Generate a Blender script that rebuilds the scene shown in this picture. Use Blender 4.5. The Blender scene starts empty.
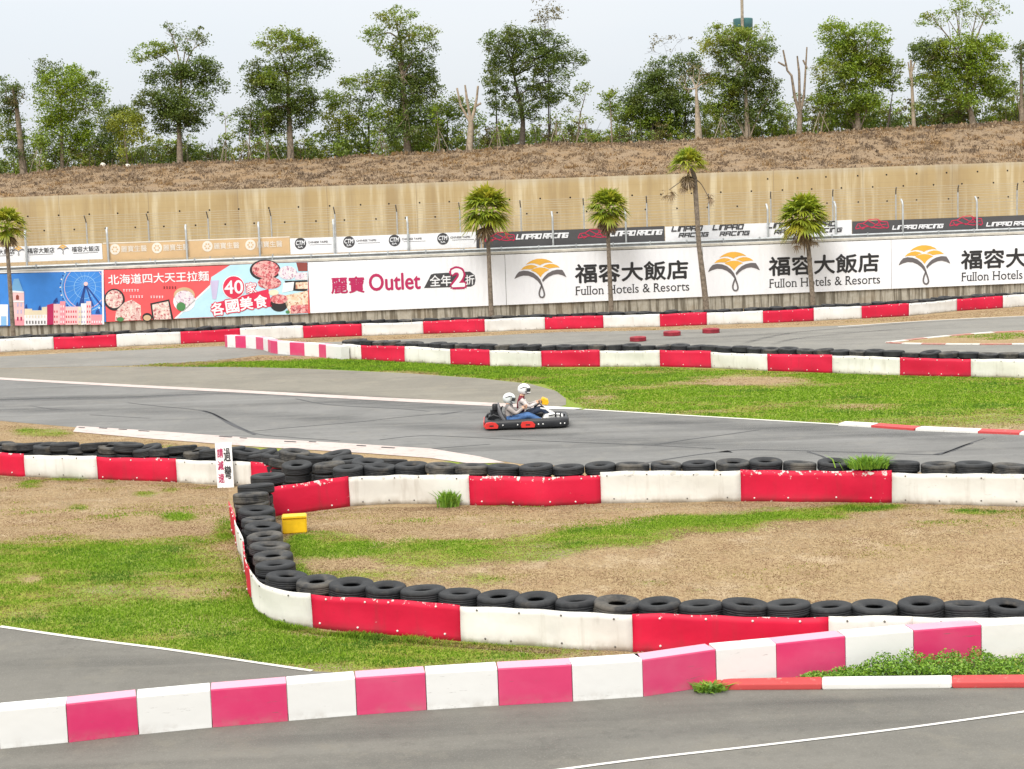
import bpy, bmesh, math, random
import numpy as np
from mathutils import Vector, Matrix
random.seed(7)
rng = np.random.default_rng(7)
PI = math.pi
sc = bpy.context.scene
COL = sc.collection

# ------------------------------------------------------------------ camera
W, H, F = 1024, 769, 1600.0
CAMZ = 5.6
PITCH = math.atan((384.5 - 200) / F)
ROLL = math.radians(2.0)
fwd = np.array([0, math.cos(PITCH), -math.sin(PITCH)])
rt0 = np.array([1.0, 0, 0])
up0 = np.array([0, math.sin(PITCH), math.cos(PITCH)])
rt = rt0 * math.cos(ROLL) - up0 * math.sin(ROLL)
up = up0 * math.cos(ROLL) + rt0 * math.sin(ROLL)
CAM = np.array([0, 0, CAMZ])
cd = bpy.data.cameras.new('camera')
cam = bpy.data.objects.new('camera', cd)
COL.objects.link(cam)
cd.sensor_width = 36
cd.lens = F / W * 36
cd.clip_start = 0.5
cd.clip_end = 3000
M4 = Matrix(((rt[0], up[0], -fwd[0], 0), (rt[1], up[1], -fwd[1], 0), (rt[2], up[2], -fwd[2], CAMZ), (0, 0, 0, 1)))
cam.matrix_world = M4
sc.camera = cam


def ray(px, py):
    d = fwd + rt * ((px - 512) / F) - up * ((py - 384.5) / F)
    return d


def proj(X, Y, Z):
    x = X; y = Y; z = Z - CAMZ
    d = x * fwd[0] + y * fwd[1] + z * fwd[2]
    d = np.where(d < 0.5, 0.5, d)
    u = x * rt[0] + y * rt[1] + z * rt[2]
    v = x * up[0] + y * up[1] + z * up[2]
    return 512 + F * u / d, 384.5 - F * v / d


def ss(a, b, x):
    t = np.clip((x - a) / (b - a), 0, 1)
    return t * t * (3 - 2 * t)


def lin(a, b, x):
    return np.clip((x - a) / (b - a), 0, 1)


WALL_Y, RET_Y, TER = 75.6, 110.0, 2.7
SL = 0.11      # the billboard wall recedes to the right


def crest(X):
    return 9.45 + 0.014 * np.clip(X, -60, 60) + 0.10 * np.sin(X * 0.21 + 1) + 0.06 * np.sin(X * 0.53)


def T(X, Y):
    X = np.asarray(X, float); Y = np.asarray(Y, float)
    z = -0.35 * (1 - ss(21, 27, Y))
    z = z + TER * lin(75.75, 75.85, Y - SL * np.clip(X, -60, 60) * (1 - ss(80, 100, Y)))
    z = z + (6.85 - TER) * lin(110.15, 110.25, Y)
    z = z + (crest(X) - 6.85) * (0.25 * lin(110.6, 124.5, Y) + 0.75 * ss(110.6, 124.5, Y))
    return z


def G(px, py, h=0.0):
    """point of the ground (plus h) seen at a picture position"""
    d = ray(px, py)
    t = (0.0 + h - CAMZ) / d[2]
    for _ in range(30):
        p = CAM + d * t
        t = (float(T(p[0], p[1])) + h - CAMZ) / d[2]
    p = CAM + d * t
    return np.array([p[0], p[1], float(T(p[0], p[1])) + h])


def V(px, py, Y, s=0.0):
    """point of the upright plane at depth Y (slanting by s) seen at a picture position"""
    d = ray(px, py)
    return CAM + d * (Y / (d[1] - s * d[0]))


# ------------------------------------------------------------------ materials
def nodes(name):
    m = bpy.data.materials.new(name)
    m.use_nodes = True
    nt = m.node_tree
    return m, nt, nt.nodes['Principled BSDF']


def N(nt, t, **kw):
    n = nt.nodes.new(t)
    for k, v in kw.items():
        if k.startswith('i_'):
            n.inputs[k[2:].replace('_', ' ')].default_value = v
        else:
            setattr(n, k, v)
    return n


def noise(nt, scale, detail=4, rough=0.6, coord='Object', stretch=None, off=0.0):
    own = nt.get('own', 0)
    tc = N(nt, 'ShaderNodeTexCoord')
    out = tc.outputs[coord]
    mp = N(nt, 'ShaderNodeMapping')
    mp.inputs['Location'].default_value = (off, off * 1.7, off * .3)
    if stretch:
        mp.inputs['Scale'].default_value = stretch
    if own:
        oi = N(nt, 'ShaderNodeObjectInfo')
        sc_ = N(nt, 'ShaderNodeVectorMath', operation='SCALE'); sc_.inputs[0].default_value = (61.0, 43.0, 0.0)
        nt.links.new(oi.outputs['Random'], sc_.inputs['Scale'])
        ad = N(nt, 'ShaderNodeVectorMath', operation='ADD')
        nt.links.new(out, ad.inputs[0]); nt.links.new(sc_.outputs[0], ad.inputs[1]); out = ad.outputs[0]
    nt.links.new(out, mp.inputs[0])
    n = N(nt, 'ShaderNodeTexNoise')
    n.inputs['Scale'].default_value = scale
    n.inputs['Detail'].default_value = detail
    n.inputs['Roughness'].default_value = rough
    nt.links.new(mp.outputs[0], n.inputs['Vector'])
    return n.outputs['Fac']


def ramp(nt, fac, a, b):
    r = N(nt, 'ShaderNodeMapRange', interpolation_type='SMOOTHSTEP')
    r.inputs['From Min'].default_value = a
    r.inputs['From Max'].default_value = b
    nt.links.new(fac, r.inputs['Value'])
    return r.outputs[0]


def mix(nt, fac, a, b):
    m = N(nt, 'ShaderNodeMix', data_type='RGBA')
    for sock, v in ((m.inputs['Factor'], fac), (m.inputs['A'], a), (m.inputs['B'], b)):
        if isinstance(v, (tuple, list)):
            sock.default_value = (*v, 1) if len(v) == 3 else v
        elif isinstance(v, (int, float)):
            sock.default_value = v
        else:
            nt.links.new(v, sock)
    return m.outputs['Result']


def math_(nt, op, a, b=0.0):
    m = N(nt, 'ShaderNodeMath', operation=op)
    for s, v in ((m.inputs[0], a), (m.inputs[1], b)):
        if isinstance(v, (int, float)):
            s.default_value = v
        else:
            nt.links.new(v, s)
    return m.outputs[0]


def attr(nt, name):
    a = N(nt, 'ShaderNodeAttribute')
    a.attribute_name = name
    return a.outputs['Fac']


def bump(nt, b, h, strength, dist):
    n = N(nt, 'ShaderNodeBump')
    n.inputs['Strength'].default_value = strength
    n.inputs['Distance'].default_value = dist
    nt.links.new(h, n.inputs['Height'])
    nt.links.new(n.outputs[0], b.inputs['Normal'])


_cache = {}


def paint(name, col, rough=0.5, var=0.12, scale=3.0, metal=0.0, spec=0.4):
    """plain surface with slight uneven wear"""
    if name in _cache:
        return _cache[name]
    m, nt, b = nodes(name)
    f = noise(nt, scale, 5, .65)
    lo = tuple(max(0, c * (1 - var)) for c in col)
    hi = tuple(min(1, c * (1 + var)) for c in col)
    nt.links.new(mix(nt, ramp(nt, f, .3, .7), lo, hi), b.inputs['Base Color'])
    b.inputs['Roughness'].default_value = rough
    b.inputs['Metallic'].default_value = metal
    b.inputs['Specular IOR Level'].default_value = spec
    _cache[name] = m
    return m


def leafmat(name, c1, c2, c3=None, trans=0.35):
    m = bpy.data.materials.new(name)
    m.use_nodes = True
    nt = m.node_tree
    nt.nodes.remove(nt.nodes['Principled BSDF'])
    geo = N(nt, 'ShaderNodeNewGeometry')
    rnd = geo.outputs['Random Per Island']
    f = noise(nt, .55, 3, .6, 'Object')
    col = mix(nt, rnd, c1, c2)
    if c3:
        col = mix(nt, ramp(nt, f, .45, .7), col, c3)
    d = N(nt, 'ShaderNodeBsdfDiffuse'); t = N(nt, 'ShaderNodeBsdfTranslucent')
    g = N(nt, 'ShaderNodeBsdfGlossy'); g.inputs['Roughness'].default_value = .5
    nt.links.new(col, d.inputs[0]); nt.links.new(col, t.inputs[0])
    s = N(nt, 'ShaderNodeMixShader'); s.inputs[0].default_value = trans
    nt.links.new(d.outputs[0], s.inputs[1]); nt.links.new(t.outputs[0], s.inputs[2])
    s2 = N(nt, 'ShaderNodeMixShader'); s2.inputs[0].default_value = .04
    nt.links.new(s.outputs[0], s2.inputs[1]); nt.links.new(g.outputs[0], s2.inputs[2])
    nt.links.new(s2.outputs[0], nt.nodes['Material Output'].inputs[0])
    return m


def asphalt(name, c, streak=.25, dark=.0):
    m, nt, b = nodes(name)
    big = noise(nt, .35, 4, .6)
    st = noise(nt, 1.0, 4, .6, stretch=(.05, .9, 1), off=3)
    st2 = noise(nt, 1.0, 3, .5, stretch=(.03, 2.6, 1), off=9)
    fine = noise(nt, 40, 3, .7)
    mid = noise(nt, 5, 4, .7)
    col = mix(nt, ramp(nt, big, .35, .65), tuple(x * .9 for x in c), tuple(x * 1.08 for x in c))
    col = mix(nt, math_(nt, 'MULTIPLY', ramp(nt, st, .48, .75), streak), col, tuple(x * .45 for x in c))
    col = mix(nt, math_(nt, 'MULTIPLY', ramp(nt, st2, .52, .7), streak * .8), col, tuple(x * 1.25 for x in c))
    col = mix(nt, math_(nt, 'MULTIPLY', ramp(nt, mid, .45, .7), .38), col, tuple(x * .72 for x in c))
    pt = noise(nt, 1.3, 5, .7, off=21)
    col = mix(nt, math_(nt, 'MULTIPLY', ramp(nt, pt, .52, .66), .45), col, tuple(x * q for x, q in zip(c, (1.22, 1.19, 1.12))))
    pt2 = noise(nt, .8, 6, .75, off=31)
    col = mix(nt, math_(nt, 'MULTIPLY', ramp(nt, pt2, .58, .64), .35), col, tuple(x * .62 for x in c))
    col = mix(nt, math_(nt, 'MULTIPLY', ramp(nt, fine, .5, .72), .5), col, tuple(x * 1.6 for x in c))
    nt.links.new(col, b.inputs['Base Color'])
    b.inputs['Roughness'].default_value = .85
    b.inputs['Specular IOR Level'].default_value = .25
    bump(nt, b, fine, .5, .008)
    return m


M = {}
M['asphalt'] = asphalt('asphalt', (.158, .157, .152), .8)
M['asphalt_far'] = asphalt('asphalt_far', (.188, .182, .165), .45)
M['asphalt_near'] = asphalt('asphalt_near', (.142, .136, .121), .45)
M['runoff'] = asphalt('runoff', (.185, .172, .143), .35)


def worn_paint(name, c, under, lo=.52, hi=.62, sc_=6):
    m, nt, b = nodes(name)
    f = noise(nt, sc_, 6, .75)
    f2 = noise(nt, 1.2, 3, .6, off=4)
    col = mix(nt, ramp(nt, f2, .3, .7), tuple(x * .88 for x in c), c)
    col = mix(nt, ramp(nt, f, lo, hi), col, under)
    nt.links.new(col, b.inputs['Base Color'])
    b.inputs['Roughness'].default_value = .7
    return m


M['kerb_faded'] = worn_paint('kerb_faded', (.40, .15, .12), (.36, .27, .22), .45, .66)
M['line_white'] = worn_paint('line_white', (.62, .60, .56), (.3, .28, .25), .56, .7)
M['line_pink'] = worn_paint('line_pink', (.50, .42, .39), (.36, .29, .265), .5, .66, 4)
M['kerb_red'] = worn_paint('kerb_red', (.50, .055, .055), (.38, .20, .17), .58, .7)
M['kerb_white'] = worn_paint('kerb_white', (.70, .69, .66), (.4, .37, .32), .6, .72)
M['tar'] = paint('tar', (.045, .046, .05), .6)
M['skid'] = paint('skid', (.085, .086, .088), .8, .3)


def panelmat(name, c, dirt, chip, chipamt, hgt):
    m, nt, b = nodes(name); nt['own'] = 1
    tc = N(nt, 'ShaderNodeTexCoord')
    sep = N(nt, 'ShaderNodeSeparateXYZ')
    nt.links.new(tc.outputs['Object'], sep.inputs[0])
    oi = N(nt, 'ShaderNodeObjectInfo')
    z = sep.outputs['Z']
    f = noise(nt, 1.6, 4, .6)
    col = mix(nt, ramp(nt, f, .3, .75), c, tuple(x * .86 for x in c))
    col = mix(nt, math_(nt, 'MULTIPLY', oi.outputs['Random'], .35), col, tuple(x * .84 for x in c))
    # splashed soil along the foot and streaks under the top edge
    s1 = noise(nt, 2.2, 5, .7, stretch=(1, 1, .7), off=2)
    low = ramp(nt, z, hgt * .38, -.02)
    col = mix(nt, math_(nt, 'MULTIPLY', math_(nt, 'MULTIPLY', low, ramp(nt, s1, .34, .62)), .9), col, dirt)
    s2 = noise(nt, 3.0, 4, .6, stretch=(2.5, 2.5, .25), off=6)
    col = mix(nt, math_(nt, 'MULTIPLY', ramp(nt, s2, .52, .76), .28), col, dirt)
    s4 = noise(nt, 2.6, 5, .8, stretch=(.7, .7, 3.2), off=11)
    col = mix(nt, math_(nt, 'MULTIPLY', ramp(nt, s4, .65, .71), .35), col, tuple(x * .38 for x in dirt))
    # chips near the edges
    s3 = noise(nt, 9, 5, .7, off=5)
    edge = math_(nt, 'MAXIMUM', ramp(nt, z, hgt * .78, hgt * 1.0), ramp(nt, z, hgt * .16, .0))
    col = mix(nt, math_(nt, 'MULTIPLY', ramp(nt, math_(nt, 'ADD', s3, math_(nt, 'MULTIPLY', edge, .15)), .705, .722), chipamt), col, chip)
    nt.links.new(col, b.inputs['Base Color'])
    b.inputs['Roughness'].default_value = .55
    b.inputs['Specular IOR Level'].default_value = .25
    bump(nt, b, noise(nt, 2.0, 3, .5), .35, .05)
    return m


M['panel_red'] = panelmat('panel_red', (.60, .010, .046), (.24, .035, .04), (.62, .55, .52), 1.0, .55)
M['panel_white'] = panelmat('panel_white', (.72, .705, .66), (.30, .25, .19), (.3, .27, .24), .5, .55)
M['panel_red_clean'] = panelmat('panel_red_clean', (.60, .013, .052), (.28, .03, .05), (.6, .5, .5), .6, .6)
M['panel_white_clean'] = panelmat('panel_white_clean', (.72, .72, .70), (.42, .38, .32), (.4, .38, .35), .4, .6)


def blockmat(name, c, fade_skylight):
    m, nt, b = nodes(name); nt['own'] = 1
    geo = N(nt, 'ShaderNodeNewGeometry')
    oi = N(nt, 'ShaderNodeObjectInfo')
    f = noise(nt, 1.6, 4, .55)
    sidec = mix(nt, ramp(nt, f, .35, .7), c, tuple(x + (y - x) * .10 for x, y in zip(c, fade_skylight)))
    sidec = mix(nt, math_(nt, 'MULTIPLY', oi.outputs['Random'], .10), sidec, fade_skylight)
    # up-facing sides coloured paler, skylight on the tops painted in
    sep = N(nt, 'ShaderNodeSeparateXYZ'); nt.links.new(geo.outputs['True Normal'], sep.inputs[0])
    col = mix(nt, math_(nt, 'MULTIPLY', ramp(nt, sep.outputs['Z'], .55, .8), .9), sidec, fade_skylight)
    s = noise(nt, 2.5, 5, .75, stretch=(1, 1, 9), off=7)
    col = mix(nt, math_(nt, 'MULTIPLY', ramp(nt, s, .635, .70), .6), col, (.14, .115, .10))
    tc = N(nt, 'ShaderNodeTexCoord'); sp = N(nt, 'ShaderNodeSeparateXYZ'); nt.links.new(tc.outputs['Object'], sp.inputs[0])
    sm_ = noise(nt, 3.0, 5, .7, off=3)
    col = mix(nt, math_(nt, 'MULTIPLY', math_(nt, 'MULTIPLY', ramp(nt, sp.outputs['Z'], .16, 0), ramp(nt, sm_, .42, .65)), .35), col, (.27, .22, .17))
    nt.links.new(col, b.inputs['Base Color'])
    b.inputs['Roughness'].default_value = .38
    bump(nt, b, noise(nt, 3.5, 2, .5), .25, .03)
    return m


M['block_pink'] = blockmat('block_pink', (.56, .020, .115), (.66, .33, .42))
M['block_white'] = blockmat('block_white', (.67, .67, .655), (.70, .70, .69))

# tyre rubber
m, nt, b = nodes('rubber'); nt['own'] = 1
f = noise(nt, 5, 5, .7); oi = N(nt, 'ShaderNodeObjectInfo')
col = mix(nt, ramp(nt, f, .45, .8), (.013, .014, .016), (.034, .035, .036))
col = mix(nt, math_(nt, 'MULTIPLY', oi.outputs['Random'], .4), col, (.030, .032, .034))
f2 = noise(nt, 2.2, 4, .7, off=8)
col = mix(nt, math_(nt, 'MULTIPLY', ramp(nt, f2, .58, .78), .45), col, (.12, .10, .075))
nt.links.new(col, b.inputs['Base Color'])
b.inputs['Roughness'].default_value = .62
b.inputs['Specular IOR Level'].default_value = .32
bump(nt, b, noise(nt, 30, 3, .6), .3, .01)
M['rubber'] = m
M['rubber_red'] = paint('rubber_red', (.24, .012, .025), .6, .3, 4)
M['bolt_dark'] = paint('bolt_dark', (.12, .11, .10), .5)
M['bolt_white'] = paint('bolt_white', (.66, .60, .58), .5)

# concrete
m, nt, b = nodes('retaining_concrete')
f = noise(nt, .25, 4, .6); st = noise(nt, 1.0, 4, .65, stretch=(1.6, 1.6, .10))
st2 = noise(nt, 1.0, 4, .65, stretch=(.8, .8, .05), off=5); fi = noise(nt, 6, 5, .7)
col = mix(nt, ramp(nt, f, .3, .7), (0.358, 0.270, 0.137), (0.419, 0.330, 0.181))
col = mix(nt, math_(nt, 'MULTIPLY', ramp(nt, st, .46, .68), .75), col, (.56, .50, .35))
col = mix(nt, math_(nt, 'MULTIPLY', ramp(nt, st2, .48, .68), .65), col, (.29, .215, .115))
col = mix(nt, math_(nt, 'MULTIPLY', ramp(nt, fi, .5, .8), .3), col, (.34, .27, .17))
tc = N(nt, 'ShaderNodeTexCoord'); sep = N(nt, 'ShaderNodeSeparateXYZ'); nt.links.new(tc.outputs['Object'], sep.inputs[0])
top = ramp(nt, math_(nt, 'ADD', sep.outputs['Z'], math_(nt, 'MULTIPLY', st, .9)), 4.15, 4.75)
col = mix(nt, math_(nt, 'MULTIPLY', top, .5), col, (.42, .39, .32))
# joints of the pour
wv = N(nt, 'ShaderNodeMath', operation='FRACT'); nt.links.new(math_(nt, 'MULTIPLY', sep.outputs['X'], 1 / 6.1), wv.inputs[0])
jn = math_(nt, 'LESS_THAN', wv.outputs[0], .009)
col = mix(nt, math_(nt, 'MULTIPLY', jn, .55), col, (.22, .17, .11))
wv2 = N(nt, 'ShaderNodeMath', operation='FRACT'); nt.links.new(math_(nt, 'MULTIPLY', sep.outputs['Z'], 1 / .45), wv2.inputs[0])
col = mix(nt, math_(nt, 'MULTIPLY', math_(nt, 'LESS_THAN', wv2.outputs[0], .08), .16), col, (.26, .2, .13))
nt.links.new(col, b.inputs['Base Color']); b.inputs['Roughness'].default_value = .9
M['ret'] = m

m, nt, b = nodes('weathered_concrete')
st = noise(nt, 1.0, 4, .65, stretch=(5, 5, .3)); fi = noise(nt, 5, 5, .7); bg_ = noise(nt, .6, 3, .6)
col = mix(nt, ramp(nt, fi, .3, .7), (.33, .305, .25), (.42, .40, .345))
col = mix(nt, math_(nt, 'MULTIPLY', ramp(nt, st, .44, .6), .85), col, (.10, .085, .06))
col = mix(nt, math_(nt, 'MULTIPLY', ramp(nt, bg_, .5, .7), .35), col, (.23, .17, .10))
nt.links.new(col, b.inputs['Base Color']); b.inputs['Roughness'].default_value = .9
M['conc'] = m
M['conc_light'] = paint('conc_light', (.50, .48, .43), .9, .18, 2)
M['hole'] = paint('hole', (.02, .017, .014), .9)
M['galv'] = paint('galv', (.42, .44, .45), .45, .15, 3, .4)
M['galv_dark'] = paint('galv_dark', (.10, .10, .10), .5, .2, 3)
M['wire'] = paint('wire', (.40, .36, .28), .6)
M['bark'] = paint('bark', (.22, .175, .13), .95, .4, 5)
M['bark_dark'] = paint('bark_dark', (.085, .07, .055), .95, .4, 5)
M['bark_pale'] = paint('bark_pale', (.33, .27, .20), .95, .3, 4)
M['bark_palm'] = paint('bark_palm', (.17, .14, .11), .95, .4, 8)
M['stake'] = paint('stake', (.30, .26, .20), .9, .3, 4)
M['stone'] = paint('stone', (.6, .55, .48), .9)

LEAF = {
    'dark': leafmat('leaf_dark', (0.064, 0.108, 0.020), (0.155, 0.220, 0.031), (0.112, 0.135, 0.017)),
    'mid': leafmat('leaf_mid', (0.109, 0.182, 0.018), (0.260, 0.352, 0.038), (0.206, 0.216, 0.018)),
    'bright': leafmat('leaf_bright', (0.129, 0.226, 0.014), (0.299, 0.394, 0.026), (0.220, 0.277, 0.014)),
    'yellow': leafmat('leaf_yellow', (0.179, 0.233, 0.023), (0.342, 0.356, 0.034), (0.238, 0.265, 0.034)),
    'brown': leafmat('leaf_brown', (0.089, 0.101, 0.032), (0.240, 0.195, 0.064), (0.142, 0.118, 0.043)),
    'palm': leafmat('leaf_palm', (0.137, 0.220, 0.018), (0.384, 0.439, 0.033), (0.438, 0.374, 0.033), .45),
    'straw': leafmat('leaf_straw', (.16, .105, .055), (.34, .25, .15), None, .2),
    'weed': leafmat('leaf_weed', (0.090, 0.210, 0.021), (0.249, 0.421, 0.037), None, .3),
}


# ------------------------------------------------------------------ mesh builder
class MB:
    def __init__(s):
        s.v = []; s.f = []; s.m = []; s.sm = []

    def add(s, vs, fs, mi=0, smooth=False):
        o = len(s.v)
        s.v += [tuple(map(float, p)) for p in vs]
        for f in fs:
            s.f.append(tuple(i + o for i in f)); s.m.append(mi); s.sm.append(smooth)

    def box(s, c, size, mi=0, rz=0.0, ry=0.0):
        x, y, z = [q / 2 for q in size]
        R = Matrix.Rotation(rz, 3, 'Z') @ Matrix.Rotation(ry, 3, 'Y')
        vs = [Vector(c) + R @ Vector((a * x, b_ * y, d * z)) for a in (-1, 1) for b_ in (-1, 1) for d in (-1, 1)]
        s.add(vs, [(0, 1, 3, 2), (4, 6, 7, 5), (0, 4, 5, 1), (2, 3, 7, 6), (0, 2, 6, 4), (1, 5, 7, 3)], mi)

    def tube(s, pts, rad, n=8, mi=0, cap=True):
        pts = [Vector(p) for p in pts]
        if not hasattr(rad, '__len__'):
            rad = [rad] * len(pts)
        vs = []; fs = []
        ref = None
        for i, p in enumerate(pts):
            t = (pts[min(i + 1, len(pts) - 1)] - pts[max(i - 1, 0)]).normalized()
            if ref is None:
                ref = t.orthogonal().normalized()
            ref = (ref - t * ref.dot(t))
            ref = ref.normalized() if ref.length > 1e-6 else t.orthogonal().normalized()
            bi = t.cross(ref)
            for k in range(n):
                a = 2 * PI * k / n
                vs.append(p + (ref * math.cos(a) + bi * math.sin(a)) * rad[i])
        for i in range(len(pts) - 1):
            for k in range(n):
                a = i * n + k; b_ = i * n + (k + 1) % n
                fs.append((a, b_, b_ + n, a + n))
        s.add(vs, fs, mi, True)
        if cap:
            s.add(vs[:n], [tuple(range(n))[::-1]], mi)
            s.add(vs[-n:], [tuple(range(n))], mi)

    def lathe(s, prof, n=32, c=(0, 0, 0), mi=0, closed=True, smooth=True):
        vs = []; fs = []
        k = len(prof)
        for i in range(n):
            a = 2 * PI * i / n
            for r, z in prof:
                vs.append((c[0] + r * math.cos(a), c[1] + r * math.sin(a), c[2] + z))
        for i in range(n):
            j = (i + 1) % n
            for q in range(k if closed else k - 1):
                w = (q + 1) % k
                fs.append((i * k + q, j * k + q, j * k + w, i * k + w))
        s.add(vs, fs, mi, smooth)

    def build(s, name, mats, parent=None, origin=None, slant=0.0):
        v = np.array(s.v, float).reshape(-1, 3)
        if slant:
            v[:, 1] += slant * v[:, 0]
        if origin is None:
            if parent is not None:
                origin = np.array(parent.matrix_world.translation) if parent.name not in ORG else ORG[parent.name]
            else:
                origin = np.array([(v[:, 0].min() + v[:, 0].max()) / 2, (v[:, 1].min() + v[:, 1].max()) / 2, v[:, 2].min()])
        origin = np.asarray(origin, float)
        v = v - origin
        me = bpy.data.meshes.new(name)
        me.from_pydata(v.tolist(), [], s.f)
        if not isinstance(mats, (list, tuple)):
            mats = [mats]
        for mm in mats:
            me.materials.append(mm)
        me.polygons.foreach_set('material_index', np.array(s.m, dtype=np.int32))
        me.polygons.foreach_set('use_smooth', np.array(s.sm, dtype=bool))
        me.update()
        return link(name, me, parent, origin)


ORG = {}


def link(name, me, parent=None, origin=(0, 0, 0)):
    o = bpy.data.objects.new(name, me)
    COL.objects.link(o)
    origin = np.asarray(origin, float)
    if parent is not None:
        o.parent = parent
        o.location = origin - ORG[parent.name]
    else:
        o.location = origin
    ORG[o.name] = origin
    return o


def tag(o, label=None, cat=None, group=None, kind=None):
    if label:
        n = len(label.split())
        if not 4 <= n <= 16:
            print('LABEL LENGTH', n, label)
        o['label'] = label
    if cat: o['category'] = cat
    if group: o['group'] = group
    if kind: o['kind'] = kind
    return o


def empty(name, loc, label, cat, group=None):
    o = bpy.data.objects.new(name, None)
    COL.objects.link(o)
    o.location = loc
    o.empty_display_size = .3
    ORG[o.name] = np.asarray(loc, float)
    return tag(o, label, cat, group)


def npmesh(name, v, quads, mats, parent=None, origin=(0, 0, 0), attrs=None, smooth=False, n=4):
    v = np.asarray(v, np.float64) - np.asarray(origin, float)
    me = bpy.data.meshes.new(name)
    nf = len(quads)
    me.vertices.add(len(v)); me.vertices.foreach_set('co', v.astype(np.float32).ravel())
    me.loops.add(nf * n); me.loops.foreach_set('vertex_index', np.asarray(quads, np.int32).ravel())
    me.polygons.add(nf)
    me.polygons.foreach_set('loop_start', np.arange(0, nf * n, n, dtype=np.int32))
    me.polygons.foreach_set('loop_total', np.full(nf, n, dtype=np.int32))
    if smooth:
        me.polygons.foreach_set('use_smooth', np.ones(nf, bool))
    me.update(calc_edges=True)
    for k, a in (attrs or {}).items():
        at = me.attributes.new(k, 'FLOAT', 'POINT')
        at.data.foreach_set('value', np.asarray(a, np.float32))
    for mm in (mats if isinstance(mats, (list, tuple)) else [mats]):
        me.materials.append(mm)
    return link(name, me, parent, origin)


ORDS = ['first', 'second', 'third', 'fourth', 'fifth', 'sixth', 'seventh', 'eighth', 'ninth', 'tenth', 'eleventh', 'twelfth', 'thirteenth',
        'fourteenth', 'fifteenth', 'sixteenth']
# ------------------------------------------------------------------ ground
ELL = [  # where living grass stands, digitised on the ground plane: centre, radii, amount
    (110, 612, 215, 60, .76), (60, 556, 150, 16, .45), (195, 590, 50, 9, -.38), (200, 622, 65, 8, -.30), (30, 614, 34, 5, -.30),
    (30, 579, 12, 4, -.6), (160, 634, 34, 5, -.2), (110, 590, 25, 5, -.2), (70, 478, 22, 4, .55), (145, 494, 12, 3, .6), (178, 517, 18, 4, .7),
    (226, 530, 14, 9, .6), (30, 484, 14, 4, .5), (78, 507, 12, 3, .5), (110, 480, 8, 3, .4), (170, 490, 10, 3, .4),
    (400, 652, 175, 18, .80), (300, 645, 60, 22, .3), (325, 634, 45, 5, -.5), (420, 645, 60, 4, -.2),
    (330, 545, 45, 13, .75), (430, 553, 62, 15, .65), (520, 549, 62, 13, .72), (610, 537, 62, 11, .8), (700, 524, 62, 9, .85), (790, 514, 62, 7, .85),
    (862, 507, 40, 5, .75), (380, 577, 62, 8, .35), (480, 580, 40, 7, .35), (650, 583, 30, 4, .3), (420, 600, 20, 3, .25), (300, 545, 14, 12, .5),
    (975, 512, 30, 3, .35), (930, 522, 22, 2, .3), (700, 590, 12, 3, .3), (300, 575, 8, 10, .6), (530, 505, 40, 2, .4),
    (810, 398, 330, 30, .98), (620, 375, 100, 10, .45), (745, 381, 72, 5, -.85), (648, 385, 55, 4, -.40), (600, 398, 22, 6, -.45),
    (862, 407, 44, 4, -.6), (752, 404, 66, 3, -.35), (640, 410, 60, 3, -.3), (840, 386, 30, 2, -.3), (960, 400, 40, 2, -.2), (700, 413, 50, 2, -.3),
    (355, 366, 215, 6, .95), (480, 372, 60, 7, .6), (1000, 337, 50, 4, .9), (920, 340, 20, 2, .25), (45, 433, 30, 4, .75), (20, 428, 14, 3, .3),
    (150, 445, 30, 3, .25), (280, 449, 40, 3, .5), (470, 463, 30, 3, .8), (982, 306, 14, 3, .8), (180, 350, 70, 2, .25),
    (285, 624, 40, 5, .6), (275, 560, 6, 12, .5), (210, 540, 50, 6, .3)]


def green(px, py):
    g = np.full(px.shape, .10)
    for cx, cy, rx, ry, a in ELL:
        q = ((px - cx) / rx) ** 2 + ((py - cy) / ry) ** 2
        g += a * np.exp(-q * q * .8)
    return g


_ph = rng.uniform(0, 6.28, (5, 4))


def lump(X, Y, s):
    r = 0
    for i in range(5):
        k = s * 1.9 ** i
        r = r + np.sin(X * k + _ph[i, 0] + 1.7 * np.sin(Y * k * .7 + _ph[i, 1])) * np.sin(Y * k * 1.1 + _ph[i, 2] + 1.3 * np.sin(X * k * .8 + _ph[i, 3])) / 1.5 ** i
    return r / 2


xs = np.concatenate([[-900, -400, -200, -120, -80, -60], np.arange(-50, -20, 1.0), np.arange(-20, 20.01, .17), np.arange(21, 51, 1.0), [60, 80, 120, 200, 400, 900]])
ys = np.concatenate([[-200, -50, 0, 6, 10], np.arange(13, 62, .17), np.arange(62.2, 75.6, .4), [75.75, 75.85, 76.5], np.arange(78, 110, 4), [110.15, 110.25, 110.6], np.arange(111, 127, .8),
                     [128, 131, 135, 140, 150, 170, 200, 260, 350, 500, 900]])
GX, GY = np.meshgrid(xs, ys)
GY = GY + SL * np.clip(GX, -60, 60) * ss(63, 74, GY) * (1 - ss(80, 100, GY))
GZ = T(GX, GY)
GZ = GZ + np.where(GY > 111, lump(GX, GY, .9) * .13 * lin(111, 114, GY), 0)
pxg, pyg = proj(GX, GY, GZ)
grn = np.where(GY < 90, green(pxg, pyg), .05) + .16 * lump(GX, GY, 1.7)
bank = lin(108, 111, GY)
nx, ny = len(xs), len(ys)
ii = np.arange(ny * nx).reshape(ny, nx)
quads = np.stack([ii[:-1, :-1], ii[:-1, 1:], ii[1:, 1:], ii[1:, :-1]], -1).reshape(-1, 4)

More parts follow.
